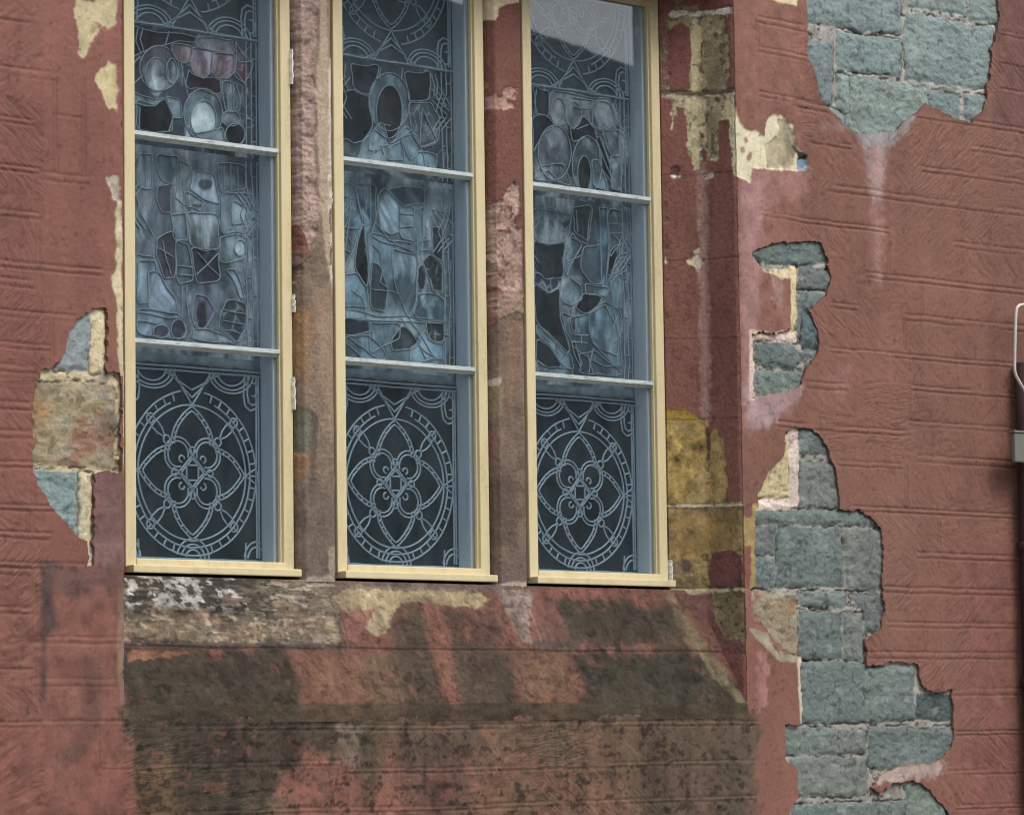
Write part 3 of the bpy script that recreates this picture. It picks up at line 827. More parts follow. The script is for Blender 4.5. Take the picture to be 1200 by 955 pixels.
JPa([(824, 205), (836, 202), (836, 208), (826, 212)], (188, 178, 164), rag=0.004, seed=628)
# lime runs and a painted edge highlight along the arrises
JPa([(817, 190), (828, 190), (833, 500), (823, 500)], (178, 150, 142), feather=0.012, k=0.55, rag=0.008, seed=629, dh=0)
JPa([(861, 205), (872, 205), (876, 590), (868, 590)], (156, 112, 106), feather=0.008, k=0.5, rag=0.008, seed=630, dh=0)
JPa([(826, 500), (834, 500), (838, 590), (830, 590)], (120, 92, 80), feather=0.012, k=0.4, rag=0.008, seed=631, dh=0)
for v in (240, 258, 290, 305, 372):
    JPa(ell(779.5 + v / 300, v, 2.2, 4), (104, 84, 74) if v != 305 else (200, 196, 180), rag=0.004, seed=640 + v, dh=0.003)
# bare ochre quoins low down
JPa([(776, 478), (802, 480), (826, 492), (829, 508), (840, 500), (849, 520), (852, 560), (851, 592), (776, 592)], (150, 130, 88), rag=0.006, seed=651, mott=0.5)
JPa([(776, 496), (828, 494), (826, 530), (815, 560), (800, 592), (776, 592)], (160, 136, 84), rag=0.012, seed=652, mott=0.7, dh=0.001, holes=0.1)
JPa([(776, 478), (802, 480), (822, 492), (776, 496)], (156, 128, 66), rag=0.004, seed=653, dh=0)
JPa([(827, 500), (833, 506), (831, 540), (828, 540)], (100, 70, 62), rag=0.004, seed=654, dh=-0.001)
JPa([(776, 590), (872, 588), (872, 594), (776, 594)], (176, 166, 140), rag=0.003, seed=655, dh=0)
JPa([(776, 594), (874, 594), (878, 690), (776, 692)], (136, 119, 86), rag=0.004, seed=656, mott=0.5)
JPa([(776, 600), (860, 600), (862, 640), (820, 660), (776, 650)], (146, 122, 78), rag=0.02, seed=657, mott=0.55, dh=0.0005, k=0.8)
JPa([(866, 600), (876, 598), (880, 645), (870, 648)], (162, 140, 92), rag=0.006, seed=658, dh=0)
JPa([(830, 655), (838, 646), (856, 643), (870, 650), (873, 688), (832, 688)], (104, 70, 68), rag=0.006, seed=659, dh=-0.0025, mott=0.2)
JPa(ell(804, 664, 7, 9), (92, 76, 70), rag=0.004, seed=660, feather=0.008)
JPa([(820, 650), (830, 648), (830, 690), (820, 690)], (146, 134, 82), rag=0.008, feather=0.008, seed=661, dh=0, k=0.7)
JPa([(776, 690), (880, 688), (880, 694), (776, 696)], (170, 160, 132), rag=0.003, seed=662, dh=0)
JPa([(834, 694), (876, 694), (877, 752), (850, 746), (838, 728)], (126, 116, 88), rag=0.008, seed=663, mott=0.35)
JPa([(784, 694), (834, 698), (838, 728), (852, 748), (876, 756), (878, 800), (840, 775)], (118, 86, 80), rag=0.006, seed=664, dh=-0.001, mott=0.2)
JPa([(840, 766), (880, 766), (880, 830), (862, 812)], (132, 88, 82), rag=0.004, seed=665, dh=-0.001)
pit = sst(0.38, 0.55, fbm(JS * 45, JZ * 45, 680, 4)) * sst(0.02, 0.05, JC[..., 1] - JC[..., 0] * 0.62)
JC *= (1 - 0.5 * pit)[..., None]; JH = JH + 0.002 * pit
scf = sst(0.5, 0.62, fbm(JS * 30, JZ * 30, 681, 4))[..., None]
JC = JC * (1 - 0.22 * scf)
JPX = jX[None, :] - jnx[None, :] * 0 - JH * jnx[None, :]
JPY = jy[None, :] - JH * jny[None, :]
sheet('jamb_stone', np.stack([JPX, JPY, JZ], -1), JC, M_ASHLAR, wall)
PROF_L = [(X_L - 0.001, 0.002), (X_L + 0.006, 0.012), (-1.632, 0.137), (-1.620, 0.150), (-1.492, 0.236), (-1.492, 0.42)]
lX, ly, ls, _, _ = profile_sheet(PROF_L, 0.02)
LS, LZ = np.meshgrid(ls, lines(1.72, 4.62, 0.03))
LC = np.zeros(LS.shape + (3,)); LC[:] = s2l(134, 92, 85)
LC *= (1 + 0.15 * fbm(LS * 8, LZ * 3, 690, 3))[..., None]
sheet('jamb_stone', np.stack([np.broadcast_to(lX, LS.shape), np.broadcast_to(ly, LS.shape), LZ], -1), LC, M_ASHLAR, wall)

# ------------------------------------------------------------------ sloped sill in two courses, nosed at the foot
Y_SILL = 0.203
def sill_pt(t):
    """t 0 at the frames .. 1 at the wall face; (y, z)"""
    return Y_SILL * (1 - t), Z_SILL0 + (Z_SILL1 + 0.03 - Z_SILL0) * t


def SL(px, py):
    d = FW * F_PX + RC * (px - 600) - UC * (py - 477.5)
    y0, z0 = sill_pt(0); y1, z1 = sill_pt(1)
    A = np.array([[d[1], -(y1 - y0)], [d[2], -(z1 - z0)]])
    tt, u = np.linalg.solve(A, np.array([y0 - CAM[1], z0 - CAM[2]]))
    return CAM[0] + tt * d[0], u


LSL = math.hypot(Y_SILL, Z_SILL0 - Z_SILL1 - 0.03)
SLP = lambda poly: np.array([(lambda q: (q[0], q[1] * LSL))(SL(a, b)) for a, b in poly])
sx = lines(X_L - 0.004, X_R + 0.0005, 0.0045)
# profile: back riser, slope, nose
tv = lines(0.0, LSL, 0.0035)
SX, STv = np.meshgrid(sx, tv)
tt_ = STv / LSL
YS = Y_SILL * (1 - tt_); ZS = Z_SILL0 + (Z_SILL1 + 0.03 - Z_SILL0) * tt_
SILC = np.zeros(SX.shape + (3,)); SILC[:] = s2l(120, 82, 72)
SILC *= (1 + 0.12 * fbm(SX * 5, STv * 7, 701, 4) + 0.08 * fbm(SX * 30, STv * 30, 702, 3))[..., None]
SILH = 0.002 * fbm(SX * 7, STv * 9, 703, 4) + 0.0007 * fbm(SX * 50, STv * 50, 704, 3)
tmid = SL(500, 760)[1] * LSL
g = np.exp(-((STv - tmid - 0.004 * fbm(SX * 2.5, STv * 0, 705, 3)) / 0.004) ** 2)
SILH += 0.006 * g
SILC *= (1 - 0.35 * g)[..., None]
for px in (397, 624):
    xj = SL(px, 720)[0]
    gg = np.exp(-((SX - xj - 0.003 * fbm(STv * 8, SX * 0, 706, 2)) / 0.0035) ** 2) * (STv < tmid)
    SILH += 0.004 * gg
    SILC = SILC * (1 - 0.6 * gg[..., None]) + s2l(160, 148, 136) * 0.6 * gg[..., None]


def SI(poly, rgb, **k):
    paint(SILC, SX, STv, SLP(poly), rgb, hmap=SILH, dh=k.pop('dh', 0.0), **k)


# first course, left stone: worn layered face, black, chalk white, ochre
SI([(140, 668), (396, 680), (398, 758), (140, 752)], (118, 100, 88), rag=0.008, seed=711, mott=0.4, dh=0.003)
rough = np.clip(1 - np.abs(psd(SX, STv, SLP([(140, 668), (396, 680), (398, 758), (140, 752)]), 0.02)) * 0, 0, 1) * (psd(SX, STv, SLP([(140, 668), (398, 680), (400, 758), (140, 752)]), 0.02) < 0)
lay = fbm(SX * 7, STv * 75, 712, 4)
SILH += rough * 0.004 * lay
ed1 = (1 - sst(-0.006, 0.004, psd(SX, STv, SLP([(140, 664), (394, 676), (399, 757), (140, 750)]), 0.05) + 0.006 * fbm(SX * 30, STv * 30, 710, 3)))
fx1 = SX - SL(150, 720)[0]                      # 0 at the left end of the stone, about 0.8 at its right
tt1 = STv / tmid
str1 = fbm(SX * 20, STv * 62, 713, 5); str2 = fbm(SX * 34 + 5, STv * 60, 714, 5); str3 = fbm(SX * 10, STv * 34, 715, 4)


def lay_on(mask, rgb):
    global SILC
    c_ = s2l(rgb)[None, None] * (1 + 0.2 * fbm(SX * 40, STv * 60, 716, 3))[..., None]
    m_ = (ed1 * mask)[..., None]
    SILC = SILC * (1 - m_) + c_ * m_


lay_on(np.ones(SX.shape), (112, 101, 90))
lay_on(sst(-0.15, 0.25, str3 + 0.5 * (tt1 - 0.5)), (130, 117, 98))
lay_on((1 - sst(0.50, 0.66, tt1)) * sst(-0.35, 0.0, str1) * (1 - 0.5 * sst(0.55, 0.75, fx1)), (64, 60, 54))
lay_on((1 - sst(0.36, 0.52, tt1)) * sst(0.05, 0.3, str2 + 0.22 - 0.9 * np.abs(fx1 - 0.12)) * (fx1 < 0.5), (188, 188, 182))
lay_on(sst(0.25, 0.5, str2) * sst(0.45, 0.6, tt1), (166, 152, 126))
lay_on(sst(0.05, 0.35, str1 + 0.5 * (fx1 - 0.75)) * sst(0.5, 0.62, fx1), (152, 140, 124))
lay_on(sst(0.35, 0.55, str3 * 0.6 + 0.7 * fbm(SX * 20, STv * 40, 717, 3)) * sst(0.35, 0.5, tt1) * 0.6, (128, 92, 82))
SI([(142, 748), (400, 754), (400, 762), (142, 760)], (70, 64, 62), rag=0.006, seed=721, k=0.8, feather=0.006, holes=0.15)
# middle stone: red with ochre head and damp
SI([(398, 684), (560, 690), (575, 702), (560, 712), (500, 705), (470, 706), (452, 742), (438, 745), (420, 726), (398, 712)], (172, 158, 124), rag=0.010, seed=731, mott=0.35, dh=0.002, k=0.85, holes=-0.1)
SI([(398, 680), (600, 686), (600, 694), (398, 690)], (112, 98, 92), rag=0.006, seed=732, k=0.8)
SI([(578, 690), (624, 690), (622, 755), (612, 752), (590, 712)], (128, 112, 104), rag=0.01, seed=733, mott=0.4, dh=0.002)
SI([(404, 718), (440, 712), (420, 752), (404, 750)], (150, 96, 90), rag=0.006, seed=734, k=0.8)
SS2 = lambda poly, rgb, seed, k=0.85, f=0.022, r=0.02: SI(poly, tuple(np.array(rgb) * 0.94), feather=f * 1.5, k=k * 0.95, rag=r * 1.5, fr=16, seed=seed, mott=0.4)
SS2([(464, 715), (498, 705), (510, 760), (530, 838), (470, 838), (460, 770)], (70, 64, 52), 741, 0.9, 0.028)
SS2([(520, 716), (545, 715), (545, 750), (600, 765), (608, 838), (545, 838), (530, 770)], (70, 64, 53), 742, 0.9, 0.028)
SS2([(545, 722), (590, 722), (598, 750), (552, 752)], (86, 72, 62), 743, 0.7)
SS2([(494, 702), (514, 704), (522, 760), (545, 835), (526, 838), (505, 765)], (134, 92, 78), 744, 0.8, 0.012, 0.01)
# right stone: red head, black damp
SS2([(645, 704), (720, 706), (785, 708), (805, 760), (650, 760)], (66, 61, 51), 745, 1.0, 0.03, 0.03)
SS2([(636, 706), (650, 706), (668, 752), (650, 756), (632, 730)], (130, 90, 82), 746, 0.7, 0.014, 0.01)
SI([(670, 757), (684, 754), (684, 764), (670, 765)], (132, 90, 82), rag=0.012, k=0.8, seed=747)
SI([(745, 756), (768, 755), (768, 765), (745, 767)], (132, 90, 82), rag=0.012, k=0.8, seed=748)
SI([(693, 759), (720, 759), (720, 765), (693, 766)], (130, 90, 82), rag=0.012, k=0.8, seed=749)
SI([(625, 750), (680, 750), (680, 762), (625, 764)], (84, 74, 70), rag=0.006, seed=750, k=0.8)
# second course
SS2([(142, 766), (300, 760), (346, 762), (352, 838), (142, 838)], (64, 59, 49), 751, 1.0, 0.018, 0.03)
SI([(150, 764), (225, 764), (190, 770), (150, 776)], (150, 104, 84), rag=0.01, seed=752, k=0.8)
SS2([(352, 766), (420, 766), (440, 838), (352, 838)], (122, 92, 74), 753, 0.8, 0.03)
SS2([(420, 766), (470, 766), (475, 838), (436, 838)], (104, 92, 70), 754, 0.7)
SS2([(602, 765), (660, 765), (694, 830), (612, 836)], (112, 88, 70), 755, 0.85, 0.03)
SS2([(664, 765), (835, 765), (886, 830), (884, 838), (694, 838)], (64, 59, 49), 756, 1.05, 0.02, 0.025)
SS2([(660, 768), (668, 768), (690, 815), (680, 815)], (134, 96, 80), 757, 0.7, 0.01, 0.006)
SS2([(790, 696), (812, 730), (838, 768), (880, 828), (872, 832), (815, 762), (784, 706)], (140, 126, 98), 758, 0.75, 0.016)
SS2([(142, 826), (884, 826), (884, 840), (142, 840)], (76, 68, 56), 759, 0.75, 0.014)
SILC *= 0.84
SILC *= (1 - 0.34 * sst(0.05, 0.6, fbm(SX * 42, STv * 60, 763, 4)) * sst(-0.2, 0.3, fbm(SX * 4, STv * 5, 764, 3)))[..., None]
ch = 0.45 * (sst(0.50, 0.58, fbm(SX * 22, STv * 30, 766, 5)) * sst(-0.2, 0.4, fbm(SX * 3, STv * 4, 767, 3)) * (1 - ed1 * (tt1 < 1)))[..., None]
SILC = SILC * (1 - 0.6 * ch) + s2l(124, 82, 70) * 0.6 * ch
bl = sst(0.46, 0.54, fbm(SX * 28, STv * 38, 768, 5))[..., None]
SILC *= (1 - 0.35 * bl)
olv = 0.35 * sst(0.0, 0.7, fbm(SX * 5, STv * 5, 765, 4))[..., None]
SILC = SILC * (1 - olv) + s2l(76, 68, 56) * olv
SILC *= (1 + 0.16 * fbm(SX * 14, STv * 3.5, 762, 4))[..., None]
SILC *= (1 - 0.25 * sst(0.2, 0.9, fbm(SX * 55, STv * 55, 760, 3)))[..., None]
SILC *= (1 + 0.20 * sst(0.2, 0.9, fbm(SX * 70, STv * 20, 761, 3)))[..., None]
nrm = np.array([-(Z_SILL0 - Z_SILL1 - 0.03), Y_SILL]); nrm = np.array([nrm[0], nrm[1]]) / np.linalg.norm(nrm)
YS2 = YS - SILH * nrm[0]; ZS2 = ZS - SILH * nrm[1]
# nose below
nz_ = 12
noseZ = np.linspace(Z_SILL1 + 0.03, Z_SILL1 - 0.03, nz_)[1:]
NX, NZ = np.meshgrid(sx, noseZ)
NC = np.zeros(NX.shape + (3,)); NC[:] = 0.30 * SILC[-12:].mean(0)[None] + 0.55 * s2l(84, 74, 60); NC *= (1 + 0.35 * fbm(NX * 22, NZ * 60, 772, 4))[..., None]; NC *= (1 + 0.3 * fbm(NX * 9, NZ * 20, 770, 4))[..., None]
NY = 0.0 - 0.001 * np.sin(np.linspace(0, math.pi, nz_)[1:])[:, None] + 0.001 * fbm(NX * 20, NZ * 20, 771, 3)
ledge = np.stack([np.stack([sx, sx * 0 + yy, sx * 0 + Z_SILL0 + 0.001], -1) for yy in (0.40, 0.30, 0.22, Y_SILL + 0.004)])
PS = np.concatenate([ledge, np.stack([SX, YS2, ZS2], -1), np.stack([NX, NY, NZ], -1)])
CS = np.concatenate([np.tile(s2l(104, 90, 84), (4, len(sx), 1)), SILC, NC])
sheet('sill_stone', PS, CS, M_ASHLAR, wall)

# ------------------------------------------------------------------ stone mullions between the lights
def mullion(x0, seed, paintfn):
    prof = [(x0, 0.42), (x0, 0.243), (x0 + 0.004, 0.222), (x0 + 0.016, 0.202), (x0 + 0.022, 0.199), (x0 + 0.138, 0.199), (x0 + 0.145, 0.202), (x0 + 0.182, 0.243), (x0 + 0.184, 0.42)]
    X, y, s, nx_, ny_ = profile_sheet(prof, 0.0035)
    S, Z = np.meshgrid(s, lines(Z_SILL0 - 0.004, 4.62, 0.004))
    XX = np.broadcast_to(X, S.shape)
    col = np.zeros(S.shape + (3,)); H = 0.0012 * fbm(S * 20, Z * 16, seed, 4) + 0.0016 * np.abs(fbm(S * 45, Z * 45, seed + 60, 4))
    col, H = paintfn(XX, Z, col, H, seed, S)
    sheet('mullion', np.stack([XX - H * nx_, y[None, :] - H * ny_, Z], -1), col, M_ASHLAR, wall)


def mull_a(X, Z, col, H, seed, S):
    col[:] = s2l(128, 112, 96)
    col *= (1 + 0.22 * fbm(X * 12, Z * 6, seed + 1, 5) + 0.2 * fbm(X * 45, Z * 45, seed + 2, 4))[..., None]
    q = lambda p: UP(p, 0.2)
    pk = q([(330, -60), (376, -60), (372, 40), (366, 70), (372, 110), (370, 160), (372, 225), (378, 240), (372, 270), (362, 300), (352, 330), (330, 330)])
    paint(col, X, Z, pk, (160, 138, 128), 0.006, 1, 0.01, 24, seed + 3, H, 0.005, 0.25)
    ins = psd(X, Z, pk, 0.03) < 0
    H += ins * (0.004 * fbm(X * 16, Z * 38, seed + 4, 5) + 0.004 * np.abs(fbm(X * 40, Z * 55, seed + 41, 4)))
    col *= (1 - 0.35 * ins * sst(0.15, 0.7, fbm(X * 30, Z * 60, seed + 42, 4)))[..., None]
    col *= (1 - 0.18 * ins * sst(0.1, 0.8, fbm(X * 16, Z * 42, seed + 4, 5)))[..., None]
    paint(col, X, Z, q([(375, -60), (400, -60), (402, 300), (385, 335), (374, 230), (370, 100), (376, 60)]), (176, 158, 138), 0.006, 0.9, 0.01, 20, seed + 5)
    paint(col, X, Z, q([(386, 60), (394, 60), (395, 345), (388, 345), (385, 230)]), (200, 194, 182), 0.003, 0.9, 0.008, 30, seed + 52, holes=0.1)
    paint(col, X, Z, q([(386, 245), (396, 245), (396, 310), (387, 310)]), (92, 74, 66), 0.003, 0.8, 0.008, 36, seed + 53, H, 0.004, holes=0.1)
    paint(col, X, Z, q([(382, -10), (400, -10), (400, 70), (386, 65)]), (122, 84, 76), 0.006, 0.5, 0.01, 30, seed + 51)
    paint(col, X, Z, q([(343, 265), (352, 262), (362, 285), (364, 300), (352, 312), (342, 300)]), (118, 78, 72), 0.003, 1, 0.004, 20, seed + 6, H, -0.006)
    paint(col, X, Z, q([(340, 300), (375, 290), (372, 318), (350, 325)]), (112, 96, 84), 0.01, 0.8, 0.01, 20, seed + 7)
    paint(col, X, Z, q([(345, 360), (365, 365), (360, 440), (345, 445)]), (150, 116, 84), 0.03, 0.8, 0.02, 14, seed + 8)
    paint(col, X, Z, q([(370, 340), (400, 330), (402, 500), (385, 520)]), (150, 128, 108), 0.02, 0.7, 0.02, 14, seed + 81)
    paint(col, X, Z, q([(346, 480), (360, 478), (370, 490), (370, 520), (360, 535), (346, 530)]), (106, 106, 92), 0.006, 0.9, 0.008, 20, seed + 9, H, 0.003)
    paint(col, X, Z, q([(347, 525), (365, 535), (352, 570), (347, 600)]), (142, 110, 82), 0.012, 0.8, 0.01, 20, seed + 10)
    paint(col, X, Z, q([(366, 480), (374, 490), (368, 600), (360, 590)]), (84, 72, 62), 0.012, 0.75, 0.01, 20, seed + 11)
    paint(col, X, Z, q([(340, 570), (405, 570), (408, 700), (340, 700)]), (104, 92, 84), 0.05, 0.8, 0.04, 14, seed + 12, mott=0.3)
    paint(col, X, Z, q([(360, 676), (392, 674), (392, 684), (356, 684)]), (158, 150, 136), 0.006, 0.8, 0.006, 30, seed + 13)
    paint(col, X, Z, q([(385, 640), (394, 640), (394, 684), (386, 684)]), (160, 150, 134), 0.004, 0.7, 0.006, 30, seed + 14)
    return col, H


def mull_b(X, Z, col, H, seed, S):
    col[:] = s2l(117, 80, 71)
    col *= (1 + 0.12 * fbm(X * 8, Z * 3, seed + 1, 4) + 0.07 * fbm(X * 30, Z * 30, seed + 2, 3))[..., None]
    q = lambda p: UP(p, 0.2)
    paint(col, X, Z, q([(566, -60), (640, -60), (640, 6), (600, 5), (585, 8), (580, 24), (566, 20)]), (204, 186, 158), 0.003, 1, 0.008, 26, seed + 3, H, 0.002)
    paint(col, X, Z, q([(566, 90), (575, 92), (578, 110), (588, 112), (598, 98), (606, 105), (604, 124), (590, 127), (566, 128)]), (164, 132, 120), 0.003, 1, 0.012, 40, seed + 4, H, 0.004, 0.3, holes=0.12)
    paint(col, X, Z, q([(571, 250), (590, 228), (602, 212), (610, 225), (608, 245), (604, 260), (612, 270), (616, 345), (600, 352), (590, 340), (571, 330)]), (164, 138, 125), 0.003, 1, 0.012, 36, seed + 5, H, 0.004, 0.4, holes=0.05)
    cr = (psd(X, Z, q([(571, 250), (590, 228), (602, 212), (610, 225), (616, 345), (640, 380), (585, 375), (571, 330)]), 0.03) < 0) * 1.0
    H += cr * 0.004 * np.abs(fbm(X * 38, Z * 50, seed + 70, 4))
    col *= (1 - 0.3 * cr * sst(0.1, 0.7, fbm(X * 34, Z * 50, seed + 71, 4)))[..., None]
    paint(col, X, Z, q([(611, -60), (640, -60), (640, 352), (613, 352)]), (118, 84, 80), 0.002, 0.85, 0.003, 20, seed + 72)
    paint(col, X, Z, q([(606, 352), (640, 340), (640, 352), (620, 362), (608, 360)]), (52, 44, 42), 0.004, 0.7, 0.006, 30, seed + 73)
    paint(col, X, Z, q([(575, 345), (640, 335), (640, 380), (600, 385), (585, 375)]), (146, 124, 110), 0.012, 0.9, 0.012, 30, seed + 6, H, 0.001)
    pk = q([(576, 385), (590, 372), (606, 366), (650, 372), (650, 720), (565, 720), (574, 560), (576, 510), (580, 500), (574, 480), (573, 420)])
    paint(col, X, Z, pk, (112, 96, 84), 0.003, 1, 0.006, 26, seed + 7, H, 0.003, 0.25)
    paint(col, X, Z, q([(596, 380), (606, 378), (602, 500), (596, 480)]), (138, 108, 84), 0.02, 0.6, 0.01, 14, seed + 8)
    paint(col, X, Z, q([(608, 380), (640, 370), (640, 500), (614, 500)]), (134, 114, 96), 0.01, 0.7, 0.01, 20, seed + 9)
    paint(col, X, Z, q([(574, 430), (588, 440), (588, 500), (576, 480)]), (138, 122, 98), 0.012, 0.7, 0.015, 26, seed + 10)
    paint(col, X, Z, q([(573, 497), (584, 505), (584, 540), (575, 560)]), (130, 92, 82), 0.006, 0.8, 0.01, 30, seed + 11)
    paint(col, X, Z, q([(578, 445), (588, 443), (588, 450), (580, 452)]), (188, 176, 156), 0.003, 0.9, 0.005, 40, seed + 12)
    paint(col, X, Z, q([(582, 560), (602, 545), (606, 640), (585, 640)]), (88, 76, 68), 0.02, 0.7, 0.02, 14, seed + 13)
    paint(col, X, Z, q([(575, 650), (640, 650), (640, 720), (575, 720)]), (104, 90, 84), 0.03, 0.7, 0.03, 14, seed + 14)
    paint(col, X, Z, q([(584, 683), (620, 682), (620, 690), (584, 690)]), (170, 160, 144), 0.004, 0.9, 0.005, 30, seed + 15)
    return col, H


mullion(WX[0] + W_FR + 0.004, 800, mull_a)
mullion(WX[1] + W_FR + 0.004, 850, mull_b)

# plinth stone between sill and mullion foot, head, core and wall body
bm = bmesh.new()
bm_box(bm, (X_L - 0.05, 0.003, Z_HEAD), (X_R + 0.05, 0.45, Z_HEAD + 0.35), 0.004)
bobj('lintel', bm, paint_mat('red_painted_stone', (132, 90, 84), (110, 84, 76), 0.75, 0.5), wall)
bm = bmesh.new()
bm_box(bm, (-6, 0.46, -0.02), (7, 0.85, 6.5))
bm_box(bm, (-6, 0.045, -0.02), (X_L - 0.10, 0.458, 6.5))
bm_box(bm, (X_R + 0.08, 0.045, -0.02), (7, 0.458, 6.5))
bm_box(bm, (X_L - 0.098, 0.045, -0.02), (X_R + 0.078, 0.458, 1.70))
bm_box(bm, (X_L - 0.098, 0.045, Z_HEAD + 0.352), (X_R + 0.078, 0.458, 6.5))
bobj('wall_core', bm, paint_mat('mortar_core', (150, 138, 124), (110, 100, 92), 0.9, 0.5), wall)


# white filler left in the gap beside the frames
def caulk(px0, py0, px1, py1, y, wpx):
    a = U(px0, py0, y); b = U(px1, py1, y)
    bm = bmesh.new()
    n = 9; prev = None
    for i in range(n):
        f = i / (n - 1)
        x = a[0] + (b[0] - a[0]) * f + 0.002 * math.sin(i * 2.3); z = a[1] + (b[1] - a[1]) * f
        h = wpx * (0.35 + 0.65 * math.sin(math.pi * (0.12 + 0.76 * f)))
        cur = [bm.verts.new(v) for v in ((x - h, y + 0.02, z), (x - h * 0.5, y - 0.006, z), (x + h * 0.5, y - 0.006, z), (x + h, y + 0.02, z))]
        if prev:
            for k in range(3): bm.faces.new((prev[k], prev[k + 1], cur[k + 1], cur[k]))
        else:
            bm.faces.new(cur)
        prev = cur
    bm.faces.new(prev)
    bobj('filler_bead', bm, M_CAULK, wall)


caulk(341.5, 58, 342, 99, 0.226, 0.0045)
caulk(344, 442, 345, 480, 0.226, 0.004)
caulk(344, 345, 345, 366, 0.226, 0.0035)
caulk(387, 218, 388, 240, 0.222, 0.0035)
caulk(386, 312, 388, 338, 0.222, 0.003)
caulk(786, 656, 787, 680, 0.228, 0.004)

# ------------------------------------------------------------------ windows
ZB = [2.998, 3.683]                # undersides of the two glazing bars
TR = 0.2245                        # radius of the tracery ring
Z_RING = 2.595


def ribbon(bm, pts, w=0.0036, y0=D_LEAD - 0.001, h=0.0035):
    """lead came: a low rounded strip along a polyline of (x, z)"""
    pts = np.array(pts, float)
    if len(pts) < 2: return
    closed = np.hypot(*(pts[0] - pts[-1])) < 1e-6
    tg = np.gradient(pts, axis=0)
    if closed:
        tg[0] = tg[-1] = pts[1] - pts[-2]
    tg /= (np.hypot(tg[:, 0], tg[:, 1])[:, None] + 1e-9)
    nr_ = np.stack([-tg[:, 1], tg[:, 0]], 1)
    prev = None
    for p, nn in zip(pts, nr_):
        cur = [bm.verts.new((p[0] + nn[0] * w * k, yy, p[1] + nn[1] * w * k)) for k, yy in ((-1, y0), (-0.55, y0 - h), (0.55, y0 - h), (1, y0))]
        if prev:
            for k in range(3):
                bm.faces.new((prev[k], prev[k + 1], cur[k + 1], cur[k])).smooth = True
        prev = cur


def arc(cx, cz, rx, rz, a0, a1, n=30):
    return [(cx + rx * math.cos(R(a0 + (a1 - a0) * i / n)), cz + rz * math.sin(R(a0 + (a1 - a0) * i / n))) for i in range(n + 1)]


